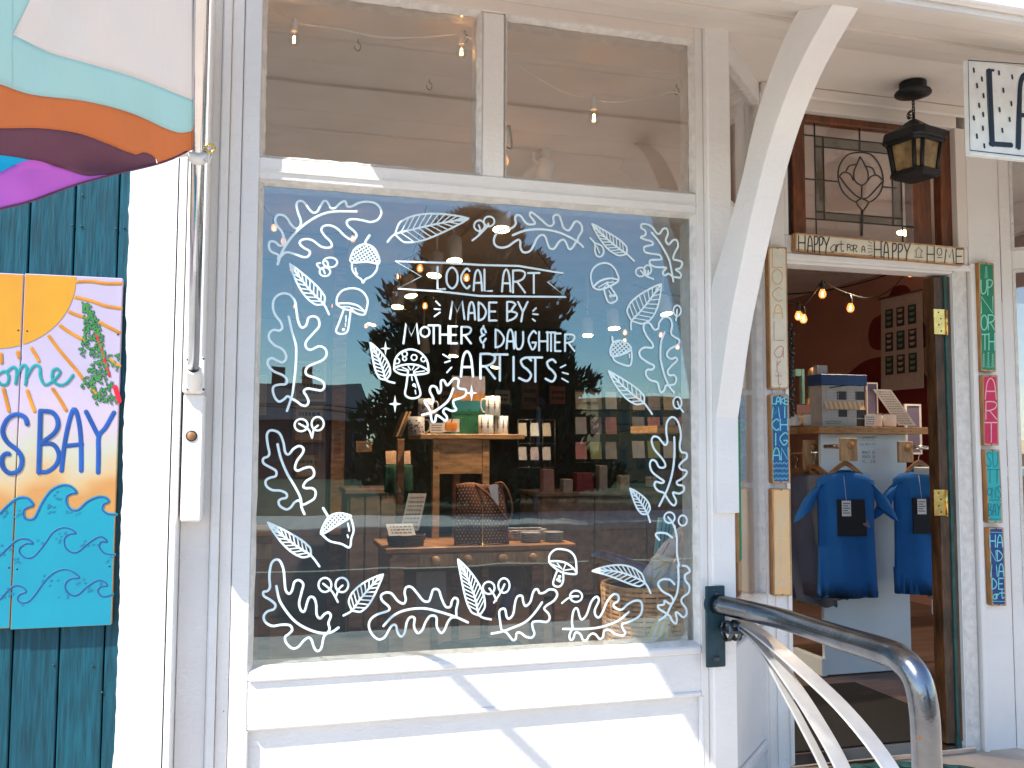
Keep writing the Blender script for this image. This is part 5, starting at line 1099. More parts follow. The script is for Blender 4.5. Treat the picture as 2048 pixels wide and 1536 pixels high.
def mug(label,px0,px1,py0,py1,y,kind,handle=-1,col='mug_white'):
    a=at(px0,py1,y);b=at(px1,py0,y); r=(b.x-a.x)/2*.97; cx=(a.x+b.x)/2; z0=a.z; h=b.z-a.z; c=V(cx,y+r,z0)
    T=thing('mug',label,'mug',c)
    MB().lathe(c,[(0,.001),(r*.93,0),(r,.004),(r,h),(r*.93,h),(r*.9,h-.006),(r*.9,.006),(0,.006)],22).build('cup',col,T)
    if handle: MB().tube(crom([c+V(handle*r*.95,0,h*.85),c+V(handle*r*1.5,0,h*.8),c+V(handle*r*1.62,0,h*.5),c+V(handle*r*1.4,0,h*.22),c+V(handle*r*.95,0,h*.15)],False,4),.005,8).build('handle',col,T)
    m_=MB()
    def w(a_,z,): return c+V(math.sin(a_)*(r+.0006),-math.cos(a_)*(r+.0006),z)
    if kind=='tree':
        for a_ in(-.85,.0,.85):
            for k in range(9):
                z=h*(.28+.62*(1-k/9)); ww=(.06+.26*(k/9))*(1 if k%2 else .5)
                m_.add([w(a_-ww,z-.003),w(a_,z+.006),w(a_+ww,z-.003),w(a_,z-.0015)],[(0,1,2,3)])
            m_.add([w(a_-.025,h*.12),w(a_+.025,h*.12),w(a_+.015,h*.5),w(a_-.015,h*.5)],[(0,1,2,3)])
        m_.build('tree_print','ink_ink',T)
    else:
        for k in range(26):
            a_=random.uniform(-1.4,1.4); z=random.uniform(.12,.86)*h; u=.007
            m_.add([w(a_-u/r,z),w(a_-u*.5/r,z+u*.8),w(a_+u*.5/r,z+u*.8),w(a_+u/r,z)],[(0,1,2,3)]); m_.add([w(a_-u*.2/r,z-u),w(a_+u*.2/r,z-u),w(a_+u*.2/r,z),w(a_-u*.2/r,z)],[(0,1,2,3)])
        m_.build('mushroom_print','ink_brown',T)
        MB().add([w(-.5,h*.4),w(-.35,h*.55),w(-.1,h*.55),w(.05,h*.4)],[(0,1,2,3)]).build('red_mushroom_print','mushroom_red',T)
    return T
mug('white mug with black pine trees, lower left of the stack of three',960,992,830,869,YS+.03,'tree',0); mug('white mug with black pine trees, lower right of the stack of three',993,1020,832,869,YS+.06,'tree',0); mug('white mug with black pine trees, topmost of the stack of three',974,1005,792,830,YS+.04,'tree',-1)
mug('mushroom patterned mug, upper one on the left of the stand top',838,870,797,832,YS+.05,'m',1,'mug_grey'); mug('mushroom patterned mug, lower one on the left of the stand top',818,853,833,871,YS+.03,'m',1,'mug_grey')
# landscape painting, cards, books on stand
flat('p_sky',(.36,.30,.32),.6,.2); mat('p_orange',(.60,.25,.06),.6,var=.3,scale=20); mat('p_tealsea',(.02,.20,.22),.6,var=.2,scale=8); mat('p_forest',(.008,.07,.03),.6,var=.5,scale=25,stretch=(3,1,.8),col2=(.01,.13,.06))
yp_=YS+.16; fc=lambda px,py:at(px,py,yp_)
PT=thing('canvas_painting','small canvas of a green forest lake under an orange and grey sunset, behind the mugs','painting',(fc(932,868).x,yp_,fc(932,868).z))
xa,xb=fc(904,800).x,fc(970,800).x
for nm_,mm_,y0,y1 in(('sky','p_sky',752,786),('sunset_band','p_orange',786,801),('lake','p_tealsea',801,822),('forest','p_forest',822,868)): MB().box(xa,xb,yp_,yp_+.02,fc(930,y1).z,fc(930,y0).z-.0004).build(nm_,mm_,PT)
m_=MB()
for i in range(26):
    x=xa+(xb-xa)*(i+.5)/26; hz=fc(930,822).z+random.uniform(.0,.022); m_.add([V(x-.006,yp_-.0006,fc(930,830).z),V(x+.006,yp_-.0006,fc(930,830).z),V(x,yp_-.0006,hz)],[(0,1,2)])
m_.build('tree_tops','p_forest',PT)
flat('card_white',(.62,.60,.56)); flat('pumpkin',(.62,.22,.03)); flat('card_cream',(.5,.42,.32)); flat('text_grey',(.12,.11,.11))
def card(name,label,cat,px0,px1,py0,py1,y,m='card_white',th=.002,lean=0,lines=0,frame=None,group=None,sub=None,slant=0):
    a=at(px0,py1,y);b=at(px1,py0,y); base=V((a.x+b.x)/2,y,a.z); T=thing(name,label,cat,base,group)
    ln=V(0,lean*(b.z-a.z),0); s_=V(slant,0,0)
    def q(x,z,dy): t=(z-a.z)/(b.z-a.z); return V(x,y+dy,z)+ln*t+s_*t
    MB().prism([q(a.x,a.z,0),q(b.x,a.z,0),q(b.x,b.z,0),q(a.x,b.z,0)],(0,th,0)).build('sheet' if not frame else 'print',m,T)
    if frame:
        f=min(.018,(b.x-a.x)*.12); 
        for x0,x1,z0,z1 in((a.x-f,a.x,a.z-f,b.z+f),(b.x,b.x+f,a.z-f,b.z+f),(a.x,b.x,a.z-f,a.z),(a.x,b.x,b.z,b.z+f)): MB().prism([q(x0,z0,-.006),q(x1,z0,-.006),q(x1,z1,-.006),q(x0,z1,-.006)],(0,.016,0)).build('frame_side',frame,T)
    if lines:
        m_=MB()
        for k in range(lines):
            z=b.z-(b.z-a.z)*(k+1)/(lines+1); w_=(b.x-a.x); x0=a.x+w_*.12; hh=(b.z-a.z)*.16/lines
            while x0<b.x-w_*.15:
                x1=min(b.x-w_*.1,x0+w_*random.uniform(.06,.16)); m_.add([q(x0,z-hh,-.0008),q(x1,z-hh,-.0008),q(x1,z+hh,-.0008),q(x0,z+hh,-.0008)],[(0,1,2,3)]); x0=x1+w_*.04
        m_.build('print_lines','text_grey',T)
    if sub: sub(T,a,b,q)
    return T
card('greeting_card','blank-looking white card left of the pumpkin card on the stand','card',860,886,846,865,YS+.05,lines=3)
def pump(T,a,b,q):
    cx=(a.x+b.x)/2; cz=(a.z+b.z)/2; m_=MB()
    for k in(-2,-1,1,2,0): m_.ell(V(cx+k*.011,YS+.051,cz-.003),.013,.004,.026,8,6)
    m_.build('pumpkin_print','pumpkin',T); MB().tube([V(cx,YS+.047,cz+.02),V(cx+.004,YS+.047,cz+.036)],.003,5).build('stalk_print','ink_brown',T)
card('greeting_card','white card with an orange pumpkin, standing on the wooden stand','card',886,919,838,864,YS+.055,sub=pump)
for k,(p0,p1) in enumerate(((792,812),(799,819))):
    a=at(p0,873,YS+.1);b=at(p1,823,YS+.1); m_=MB().prism([a,a+V(.012,0,0),V(b.x+.012,a.y,b.z),V(b.x,a.y,b.z)],(0,.16,0)); solo(m_,'canvas_board','pine',('leftmost' if k==0 else 'second')+' of two thin boards leaning on the left end of the stand','board')
# tote bag
mat('tote_brown',(.19,.07,.035),.85,var=.2,scale=10,bump=.3); flat('tote_dot',(.62,.50,.36)); flat('tag_white',(.62,.63,.66))
yb_=YT+.06; c=lambda px,py:at(px,py,yb_)
BG=thing('tote_bag','brown tote bag covered in cream dots, standing on the display table','tote bag',(c(960,1085).x,yb_,zt1))
cols=[];rows=14
vsf=[];
for j in range(rows+1):
    t=j/rows; zl,zr_=zt1+.005,c(960,968).z
    z=zl+(zr_-zl)*t; x0=c(912,1000).x; x1=c(1020-18*t,1000).x
    for i in range(13):
        u=i/12; vsf.append(V(x0+(x1-x0)*u,yb_+.012*math.sin(u*9+t*3)+.01*math.sin(t*6+u*2),z+.006*math.sin(u*7)*t))
o=MB().add(vsf,[(j*13+i,j*13+i+1,(j+1)*13+i+1,(j+1)*13+i) for j in range(rows) for i in range(12)],True).build('bag_body','tote_brown',BG); sm_=o.modifiers.new('thickness','SOLIDIFY'); sm_.thickness=.03; sm_.offset=0
m_=MB()
for j in range(19):
    for i in range(14):
        u=(i+.5*(j%2)+.3)/14.6; t=(j+.6)/19.5; x0=c(912,1000).x; x1=c(1020-18*t,1000).x; p=V(x0+(x1-x0)*u,yb_+.012*math.sin(u*9+t*3)+.01*math.sin(t*6+u*2)-.0165,zt1+.005+(c(960,968).z-zt1-.005)*t+.006*math.sin(u*7)*t)
        m_.lathe(p,[(0,0),(.0034,.0005)],6,V(0,-1,0),smooth=False)
o=m_.build('dots','tote_dot',BG); o['kind']='stuff'
MB().tube(crom([c(990,968),c(1002,966)+V(0,-.02,0),c(1014,985)+V(0,-.03,0),c(1021,1015)+V(0,-.03,0),c(1017,1040)+V(0,-.03,0),c(1004,1030)+V(0,-.03,0),c(975,990)+V(0,-.03,0),c(945,966)],False,5),.007,6).build('handle','tote_brown',BG)
MB().prism([c(974,970)+V(0,-.035,0),c(992,968)+V(0,-.035,0),c(994,1010)+V(0,-.035,0),c(980,1000)+V(0,-.035,0)],(0,.001,0)).build('tag','tag_white',BG)
# stick stand, plates, baskets, cards on the table
m_=MB().lathe(V(c(962,1060).x,YT+.03,zt1),[(0,0),(.022,0),(.020,.006),(.004,.012),(.004,.20),(0,.205)],12); solo(m_,'card_holder','brass','thin brass card holder standing before the dotted tote bag','holder')
flat('plate_glaze',(.45,.44,.45),.2)
for k,(px,lb) in enumerate(((1061,'left stack of pale plates on the display table'),(1106,'right stack of pale plates on the display table'))):
    cx=at(px,1090,YT+.11).x; T=thing('plate_stack',lb,'plates',(cx,YT+.11,zt1))
    for j in range(6): MB().lathe(V(cx,YT+.11,zt1+.001+.0085*j),[(0,.0),(.035,.0),(.056,.007),(.0575,.009),(.035,.003),(0,.003)],20).build('plate','plate_glaze',T)
def basket(name,label,cx,cy,z0,rx,ry,h,m1,n=8,open_=True,flare=1.12,rings=None,th=.006,dark=None,sx=24):
    T=thing(name,label,'basket',(cx,cy,z0)); rings=rings or int(h/(th*1.7))
    MB().lathe(V(0,0,0),[(0,0)],3) 
    vs=[];k=28
    for (s_,z) in((.93,0),(.93*flare,h*.97)):
        for i in range(k): a=2*math.pi*i/k; vs.append(V(cx+rx*s_*math.cos(a),cy+ry*s_*math.sin(a),z0+z))
    MB().add(vs,[(i,(i+1)%k,k+(i+1)%k,k+i) for i in range(k)]+[tuple(range(k))]).build('lining',dark or 'ink_brown',T)
    for j in range(rings):
        t=j/max(1,rings-1); f=1+(flare-1)*t; P=[V(cx+rx*f*math.cos(a)*(1+.006*math.sin(a*17+j*3)),cy+ry*f*math.sin(a),z0+th+(h-th)*t+.002*math.sin(a*5+j)) for a in [2*math.pi*q_/sx for q_ in range(sx+1)]]
        MB().tube(P,th,6,cap=False).build('woven_ring',m1,T)
    m_=MB()
    for i in range(n*3): a=2*math.pi*i/(n*3); m_.tube([V(cx+rx*1.02*math.cos(a),cy+ry*1.02*math.sin(a),z0+.002),V(cx+rx*1.02*flare*math.cos(a),cy+ry*1.02*flare*math.sin(a),z0+h)],th*.6,5)
    m_.build('uprights',m1,T,kind='stuff'); return T
mat('dark_wicker',(.10,.05,.03),.8,var=.4,bump=.4); mat('wicker',(.72,.40,.16),.5,var=.35,scale=25,bump=.3,col2=(.30,.13,.05)); mat('white_weave',(.50,.46,.42),.8,var=.3,scale=60,bump=.6)
p=at(812,1090,YT+.09); basket('wicker_basket','small dark wicker basket with a written card, left on the display table',p.x,YT+.09,zt1,.085,.06,.055,'dark_wicker',th=.004)
p=at(1042,1062,YT+.26); basket('woven_tray','shallow white woven tray behind the plates on the display table',p.x,YT+.28,zt1,.13,.08,.05,'white_weave',th=.005)
card('written_card','white handwritten card tilted in the small dark basket','card',778,832,1048,1072,YT+.03,lines=3,lean=.6,slant=-.012)
card('tilted_print','grey patterned tea towel card leaning behind the small dark basket','print',800,838,988,1062,YT+.14,m='mug_grey',lines=8,lean=.3,slant=.05)
# things under the table
flat('roll_purple',(.14,.11,.17)); flat('roll_red',(.16,.02,.03)); 
for lb,a_,b_,m1 in(('grey checked fabric roll sticking out of a basket under the table',(1003,1238),(1024,1172),'roll_purple'),('dark red fabric roll in a basket under the table',(978,1232),(986,1180),'roll_red')):
    p=at(*a_,YT+.25);q_=at(*b_,YT+.25); solo(MB().tube([p,q_],.032,12),'fabric_roll',m1,lb,'fabric roll')
p=at(960,1270,YT+.25); basket('wicker_basket','dark shallow wicker basket on the lower shelf of the table',p.x,YT+.25,.145,.20,.13,.10,'dark_wicker',th=.006)
card('grey_panel','pale grey card propped under the display table','card',832,893,1142,1232,YT+.35,m='mug_grey')
# big wicker basket right by the glass with rolled prints
bx=at(1303,1200,.27); BK=basket('wicker_basket','big round rattan basket full of rolled prints, at the right of the window',bx.x,.27,at(1300,1300,.15).z-.09,.175,.155,.31,'wicker',n=8,th=.0082,flare=1.08,rings=18,dark='ink_brown',sx=40)
btop=at(1300,1165,.2).z
mat('clear_wrap',(.80,.78,.74),.2,var=.2); flat('roll_yellow',(.80,.56,.14)); flat('roll_teal',(.22,.48,.52)); flat('roll_pink',(.80,.55,.48)); flat('roll_cream',(.80,.76,.66)); flat('roll_olive',(.38,.40,.14))
packs=[('teal and white striped towel packet, tallest in the rattan basket','roll_teal',.36,[(1318,1035),(1346,1037),(1352,1060),(1332,1125),(1330,1185),(1308,1185),(1310,1110)],'ink_dteal',[(1325,1040,1316,1120),(1334,1040,1322,1120),(1341,1042,1328,1118)]),
('large clear bag with a printed cream towel, right side of the rattan basket','clear_wrap',.30,[(1287,1146),(1320,1098),(1346,1066),(1366,1050),(1383,1052),(1390,1185),(1296,1185)],'ink_fpink',[(1330,1100,1322,1112),(1338,1085,1332,1098),(1350,1075,1356,1092),(1366,1062,1362,1084),(1372,1070,1374,1094),(1310,1125,1302,1140)]),
('pink and cream striped towel packet standing at the window edge','roll_pink',.27,[(1352,1100),(1370,1054),(1382,1056),(1390,1120),(1384,1188),(1350,1188)],'card_white',[(1358,1100,1372,1066),(1362,1108,1376,1074),(1366,1116,1379,1084)]),
('yellow and cream folded towel packet in the middle of the basket','roll_cream',.24,[(1304,1118),(1318,1108),(1348,1116),(1352,1185),(1304,1185)],'roll_yellow',[(1312,1118,1340,1126),(1308,1140,1330,1128),(1310,1158,1322,1140),(1316,1160,1344,1140)]),
('white printed towel packet with small letters, front right of the basket','card_white',.21,[(1338,1140),(1356,1112),(1378,1118),(1386,1188),(1340,1188)],'text_grey',[(1352,1126,1358,1118),(1359,1122,1365,1116),(1350,1140,1372,1134),(1352,1150,1374,1146),(1350,1160,1376,1158)])]
for lb,m1,yy,poly,m2,marks in packs:
    P=[at(x,y,yy) for x,y in poly]; c0=sum(P,Vector())/len(P); T=thing('towel_packet',lb,'towel packet',(c0.x,yy,min(p.z for p in P)))
    n_=len(P); vs=[]
    vs=[p for p in P]+[c0+(p-c0)*.86+V(0,-.014,0) for p in P]+[c0+V(0,-.018,0)]+[p+V(0,.012,0) for p in P]
    fs=[(i,(i+1)%n_,n_+(i+1)%n_,n_+i) for i in range(n_)]+[(n_+i,n_+(i+1)%n_,2*n_) for i in range(n_)]+[(i,2*n_+1+i,2*n_+1+(i+1)%n_,(i+1)%n_) for i in range(n_)]+[tuple(range(2*n_+1,3*n_+1))]
    MB().add(vs,fs,True).build('packet',m1,T)
    sf=Surf((0,yy-.0195,0),(0,-1,0)); m_=MB()
    for a_,b_,c_,d__ in marks: sf.stroke(m_,[(a_,b_),(c_,d__)],.0045 if m2!='text_grey' else .0018,False,h=.0008)
    m_.build('stripes',m2,T)
mat('yellow_stripe',(.68,.42,.05),.8); 
yc=thing('striped_cloth','yellow and white striped tea towel hanging in front of the rattan basket','tea towel',(at(1325,1280,.1).x,.1,at(1325,1285,.1).z))
x0,x1=at(1300,1250,.102).x,at(1352,1250,.102).x
for k in range(7): 
    a0_=x0+(x1-x0)*k/7; b0_=x0+(x1-x0)*(k+1)/7; MB().prism([V(a0_-.02,.102,at(1325,1282,.1).z),V(b0_-.02,.102,at(1325,1282,.1).z),V(b0_*.55+.45*x1,.102,at(1325,1215,.1).z),V(a0_*.55+.45*x1,.102,at(1325,1215,.1).z)],(0,.002,0)).build('stripe','yellow_stripe' if k%2==0 else 'card_white',yc)
# ---- left side: table corner, partition with frames, wooden post
tl_=at(545,1070,.62); LT_=thing('side_table','corner of a wooden table just inside the left edge of the window','table',(-.3,.7,0))
z_=at(530,1072,.62).z; MB().box(-.6,at(545,1080,.62).x,.62,.62+.5,z_-.03,z_,bev=.003).build('table_top','oak',LT_); MB().box(-.6,at(543,1100,.62).x,.64,.67,at(530,1118,.64).z,z_-.031).build('apron','pine',LT_); MB().box(at(520,1100,.64).x,at(543,1100,.64).x,.645,.69,0,z_-.031).build('leg','oak',LT_)
YP=4.2; pw=lambda px,py:at(px,py,YP)
PN=thing('partition_wall','pale partition with framed pictures behind the left side of the window','partition',(pw(600,900).x,YP,0))
MB().box(pw(470,800).x,pw(660,800).x,YP,YP+.05,0,pw(600,640).z).build('panel','mauve_wall',PN); MB().box(pw(662,800).x,pw(689,800).x,YP-.08,YP,0,2.85,bev=.004).build('wooden_post','oak',PN)
card('framed_picture','upper framed picture with a pale mount on the left partition','picture',592,648,728,798,YP-.02,frame='card_white',m='mug_grey',lines=4)
card('framed_picture','middle framed picture on the left partition, below the pale one','picture',590,646,811,880,YP-.02,frame='oak',m='card_cream',lines=3)
card('framed_picture','small wooden framed picture, lowest on the left partition','picture',594,630,910,950,YP-.02,frame='oak',m='mug_grey',lines=2)
card('framed_picture','tall pale picture at the far left edge of the window','picture',514,532,752,828,YP-.02,frame='card_white',m='card_cream')
card('hanging_sign_board','small written wooden board right of the wooden post','sign',712,744,882,904,YP-.3,m='oak',lines=3)
# wooden crate board with green bag
yq=2.6; card('wooden_board','flat wooden board lying on the cabinet left of the stand','board',772,822,902,928,yq,m='oak',lean=.4,th=.012)
GBg=thing('green_bag','dark green bag hanging below the wooden board','bag',(at(797,985,yq).x,yq,at(797,985,yq).z)); mat('green_cloth',(.01,.055,.03),.9,var=.4,bump=.4)
m_=MB(); vs=[]
for j in range(9):
    for i in range(11):
        u=i/10;t=j/8; p=at(770+52*u,985-55*t,yq); vs.append(V(p.x,yq-.03*math.sin(u*3.14)*math.sin(.4+t*2.4)+.01*math.sin(u*14),p.z))
o=m_.add(vs,[(j*11+i,j*11+i+1,(j+1)*11+i+1,(j+1)*11+i) for j in range(8) for i in range(10)],True).build('bag_body','green_cloth',GBg); sm_=o.modifiers.new('thickness','SOLIDIFY'); sm_.thickness=.03; sm_.offset=0
MB().tube(crom([at(810,932,yq),at(822,938,yq),at(824,965,yq),at(815,975,yq)],False,4),.006,6).build('strap','green_cloth',GBg)
# long low cabinets and counters
def cabinet(label,px0,px1,pyt,y,dep,m='dark_floor',legs=True,zt=None,doors=3):
    a=at(px0,pyt,y);b=at(px1,pyt,y); z=a.z if zt is None else zt; T=thing('cabinet',label,'cabinet',((a.x+b.x)/2,y,0))
    MB().box(a.x,b.x,y-.015,y+dep,z-.035,z,bev=.004).build('top',m,T); MB().box(a.x+.02,b.x-.02,y+.02,y+dep,.02,z-.036).build('body',m,T)
    w_=(b.x-a.x-.06)/doors
    for k in range(doors): MB().box(a.x+.03+w_*k+.006,a.x+.03+w_*(k+1)-.006,y+.004,y+.019,.06,z-.05,bev=.003).build('door',m,T); 
    return T
cabinet('low dark cabinet behind the left side of the table',690,800,978,3.3,.5)
mat('counter_wood',(.22,.14,.10),.5,var=.2,grain=18)
cabinet('long brown counter across the back of the shop',1075,1400,985,4.4,.6,'counter_wood')
# card racks and cards at the back
def rack(label,px0,px1,py0,py1,y,cards):
    a=at(px0,py1,y);b=at(px1,py0,y); T=thing('card_rack',label,'card rack',((a.x+b.x)/2,y,a.z)); m_=MB()
    for k in range(4): x=a.x+(b.x-a.x)*k/3; m_.tube([V(x,y,a.z),V(x,y,b.z)],.004,5)
    for k in range(5): z=a.z+(b.z-a.z)*k/4; m_.tube([V(a.x,y,z),V(b.x,y,z)],.003,5)
    m_.build('wire_frame','lead',T)
    for i,(c0,c1,r0,r1,mm_) in enumerate(cards):
        p=at(c0,r1,y-.02);q_=at(c1,r0,y-.02); MB().prism([p,V(q_.x,p.y,p.z),V(q_.x,p.y+.02,q_.z),V(p.x,p.y+.02,q_.z)],(0,.003,0)).build('card',mm_,T)
CC=['card_cream','mug_grey','card_white','p_sky','ink_fpink','roll_olive']
rack('tall wire rack of greeting cards right of the stand',1036,1110,840,935,3.2,[(1038+24*i,1054+24*i,846+48*j,872+48*j,CC[(i*2+j)%4]) for i in range(3) for j in range(2)])
rack('wire rack of postcards behind the middle of the window',1150,1240,780,925,3.8,[(1152+30*i,1174+30*i,784+50*j,818+50*j,CC[(i+j*2)%6]) for i in range(3) for j in range(3)])
rack('wide card rack at the right of the window',1262,1385,780,960,4.3,[(1266+31*i,1290+31*i,786+48*j,820+48*j,CC[(i*3+j)%6]) for i in range(4) for j in range(3)])
# small goods on the counter
flat('goods_red',(.20,.02,.03)); flat('goods_pink',(.36,.20,.20))
for i,(x0,x1,y0,y1,mm_,lb) in enumerate([(1084,1106,938,984,'goods_pink','pink bottle-shaped parcel on the back counter'),(1150,1184,945,984,'goods_red','dark red box on the back counter'),(1196,1212,930,984,'mug_grey','grey upright book on the back counter'),(1238,1256,950,984,'card_cream','cream card standing on the back counter'),(1296,1310,953,972,'card_white','small white price card on the back counter'),(1124,1143,958,984,'mug_grey','grey jar on the back counter'),(1318,1344,940,984,'roll_purple','purple box on the back counter'),(1356,1384,935,984,'goods_red','red box at the right end of the back counter')]):
    a=at(x0,y1,4.5);b=at(x1,y0,4.5); solo(MB().box(a.x,b.x,4.46,4.56,a.z-.005,b.z,bev=.006),'small_box',mm_,lb,'box')
# pictures on the back wall
for i in range(9):
    x=880+55*i; card('framed_picture',['first','second','third','fourth','fifth','sixth','seventh','eighth','ninth'][i]+' picture from the left on the dark back wall','picture',x,x+30,765+8*(i%3),808+8*(i%2),YB-.06,frame='oak' if i%2 else 'lead',m=CC[i%6],lines=2)
# ================================================================ SEEN THROUGH THE DOOR
YD=1.5; d_=lambda px,py,y=YD:at(px,py,y)
mat('rack_white',(.66,.74,.76),.55,var=.06,scale=3,bump=.05)
RK=thing('clothes_display','white panel display with plywood top shelf and metal clothes rails','clothes rack',(d_(1730,1340,1.62).x,1.62,0))
a=d_(1641,860,1.62);b=d_(1824,1338,1.62)
MB().box(a.x,b.x,1.62,1.645,b.z,d_(1700,868,1.62).z,bev=.002).build('white_panel','rack_white',RK)
MB().box(a.x-.035,a.x+.0,1.60,1.9,b.z,b.z+.10,bev=.002).build('base','rack_white',RK)
zs1=d_(1700,853).z; zs0=d_(1700,867).z; xs1=d_(1863,860).x; xs0_=d_(1640,860).x
for k in range(4): MB().box(xs0_,xs1,1.5,2.0,zs0+(zs1-zs0)*k/4+.0004,zs0+(zs1-zs0)*(k+1)/4,bev=.001).build('ply_layer','pine_edge' if k%2 else 'ply',RK)
MB().box(xs0_-.9,xs0_-.002,1.72,2.1,zs0,zs1).build('side_shelf','ply',RK)
def rail(p,q,r=.0125): MB().tube([p,q],r,12).build('rail','chrome',RK)
rail(d_(1650,893,1.56),d_(1684,893,1.42)); rail(d_(1812,893,1.52),d_(1872,897,1.40)); rail(d_(1560,905,1.9),d_(1640,905,1.66))
MB().lathe(d_(1872,897,1.40),[(0,-.0),(.022,0),(.022,.03),(0,.03)],14,V(1,0,0)).build('wooden_knob','pine',RK)
for (x0,x1,y0,y1,yy) in((1678,1711,876,922,1.42),(1794,1822,883,925,1.50),(1604,1636,880,940,1.72)):
    a=d_(x0,y1,yy);b=d_(x1,y0,yy); br=MB().box(a.x,b.x,yy-.02,yy,a.z,b.z,bev=.003).build('wooden_bracket','pine',RK)
    MB().lathe(V((a.x+b.x)/2+.01,yy-.021,b.z-.04),[(0,-.010),(.006,-.012),(.007,-.004),(.020,-.006),(.024,0)],18,V(0,1,0)).build('knob','pine_edge',br)
m_=MB(); rs=Surf((0,1.619,0),(0,-1,0)); 
for k in range(2): text(rs,m_,('Lightweight','by artist')[k],1720,(872,886)[k],1751,(877,890)[k],.0016,h=.0003)
rs.stroke(m_,[(1718+3.5*i,880+(1 if i%2 else -1)) for i in range(10)],.0015)
for k,s_ in enumerate(('ADULT 25','YOUTH 20','XL 28')): text(rs,m_,s_,1724,902+9*k,1750,907+9*k,.0018,h=.0003)
m_.build('price_lettering','text_grey',RK)
# shirts
for n_,c_ in dict(shirt_blue=(.008,.12,.38),shirt_grey=(.14,.15,.20),shirt_slate=(.10,.12,.17),shirt_green=(.01,.13,.10),shirt_pale=(.25,.38,.44)).items(): mat(n_,c_,.92,var=.12,scale=6,bump=.25,bscale=200)
mat('print_black',(.008,.009,.014),.8); mat('hanger_wood',(.32,.15,.06),.4,var=.2,grain=20,stretch=(.3,1,1))
def shirt(label,neck,width,length,col,rot,y,printed=True,tagc=True,group='T-shirts on hangers inside the doorway',hook_h=.07):
    T=thing('t_shirt',label,'t-shirt',neck,group); hw=width/2; rt=Matrix.Rotation(rot,3,'Z')
    def W(x,yy,z): return neck+rt@V(x,yy,z)
    rings=[(0,.16,.012),(-.010,.36,.022),(-.028,.74,.037),(-.058,.98,.047),(-.12,1.0,.05),(-.18,.97,.052),(-.30,.95,.052),(-.45,.97,.052),(-.60,1.0,.05),(-.70,1.02,.048),(-length,1.04,.046)]
    n=36; vs=[]
    for j,(z,fw,dp_) in enumerate(rings):
        for i in range(n):
            a=2*math.pi*i/n; e=math.copysign(abs(math.cos(a))**.8,math.cos(a)); fold=1+.30*math.sin(a*5+z*4)*min(1,-z*2.2)+.18*math.sin(a*9+1+z*7)*min(1,-z*2.2)
            zz=z+(.012*math.sin(a*4+2) if j==len(rings)-1 else 0)-(.03 if j==0 and math.sin(a)<0 else 0)
            vs.append(W(hw*fw*e,dp_*math.sin(a)*fold,zz))
    o=MB().add(vs,[(j*n+i,j*n+(i+1)%n,(j+1)*n+(i+1)%n,(j+1)*n+i) for j in range(len(rings)-1) for i in range(n)],True).build('body',col,T)
    for s_ in(-1,1):
        P=[(hw*.60,-.062,.050),(hw*.90,-.086,.060),(hw*1.14,-.130,.070),(hw*1.32,-.190,.076),(hw*1.44,-.248,.080)]; vs=[];m=16
        for k,(x,z,r) in enumerate(P):
            for i in range(m):
                a=2*math.pi*i/m; vs.append(W(s_*(x+math.cos(a)*r*.72),math.sin(a)*.034,z+math.cos(a)*-r*.55*1+0))
        MB().add(vs,[(k*m+i,k*m+(i+1)%m,(k+1)*m+(i+1)%m,(k+1)*m+i) for k in range(len(P)-1) for i in range(m)],True).build('sleeve',col,T)
    if not group.startswith('dark'):
        MB().tube([W(hw*.17*math.cos(a),.02*math.sin(a)-.004,-.004-(.028*max(0,-math.sin(a)))) for a in [2*math.pi*k/20 for k in range(21)]],.006,6,cap=False).build('collar',col,T)
    if printed:
        MB().prism([W(-.075+.0,-.075,-.36),W(.085,-.075,-.36),W(.075,-.075,-.16),W(-.075,-.075,-.16)],rt@V(0,.012,0)).build('chest_print','print_black',T)
    if tagc:
        tg=MB().prism([W(-.055,-.085,-.25),W(-.005,-.085,-.25),W(-.005,-.084,-.165),W(-.055,-.084,-.165)],rt@V(0,.0015,0)).build('price_tag','tag_white',T)
        MB().tube([W(-.03,-.085,-.165),W(-.032,-.06,-.03)],.0012,4).build('tag_string','tag_white',tg)
        m_=MB()
        for k in range(5): z=-.178-.013*k; m_.add([W(-.05,-.0858,z),W(-.012-.01*(k%2),-.0858,z),W(-.012-.01*(k%2),-.0858,z-.005),W(-.05,-.0858,z-.005)],[(0,1,2,3)])
        m_.build('tag_print','text_grey',tg)
    H=thing('clothes_hanger','wooden hanger carrying the '+label,'hanger',neck,'wooden hangers inside the doorway')
    P=[(-hw*.80,-.068),(-hw*.5,-.022),(-hw*.2,.02),(0,.036),(hw*.2,.02),(hw*.5,-.022),(hw*.80,-.068)]
    Q=crom([V(x,0,z) for x,z in P],False,4); vs=[]
    for q_ in Q:
        for a,b_ in((-.009,-.013),(.009,-.013),(.009,.015),(-.009,.015)): vs.append(W(q_.x,a-.004,q_.z+b_))
    nq=len(Q); MB().add(vs,[(4*i+k,4*i+(k+1)%4,4*i+4+(k+1)%4,4*i+4+k) for i in range(nq-1) for k in range(4)]+[(0,1,2,3),tuple(range(4*nq-4,4*nq))]).build('arms','hanger_wood',H)
    MB().tube(crom([W(0,0,.045),W(0,0,.07),W(.012,0,.09),W(.012,0,.108),W(-.004,0,.118),W(-.018,0,.108)],False,4),.002,6).build('hook','chrome',H)
nk=d_(1690,940,1.42); shirt('bright blue t-shirt with black chest print, nearest in the doorway',nk,.33,.68,'shirt_blue',R_(-14),1.42)
nk=d_(1838,938,1.40); shirt('bright blue t-shirt with black chest print, partly behind the door edge',nk,.31,.56,'shirt_blue',R_(-14),1.40)
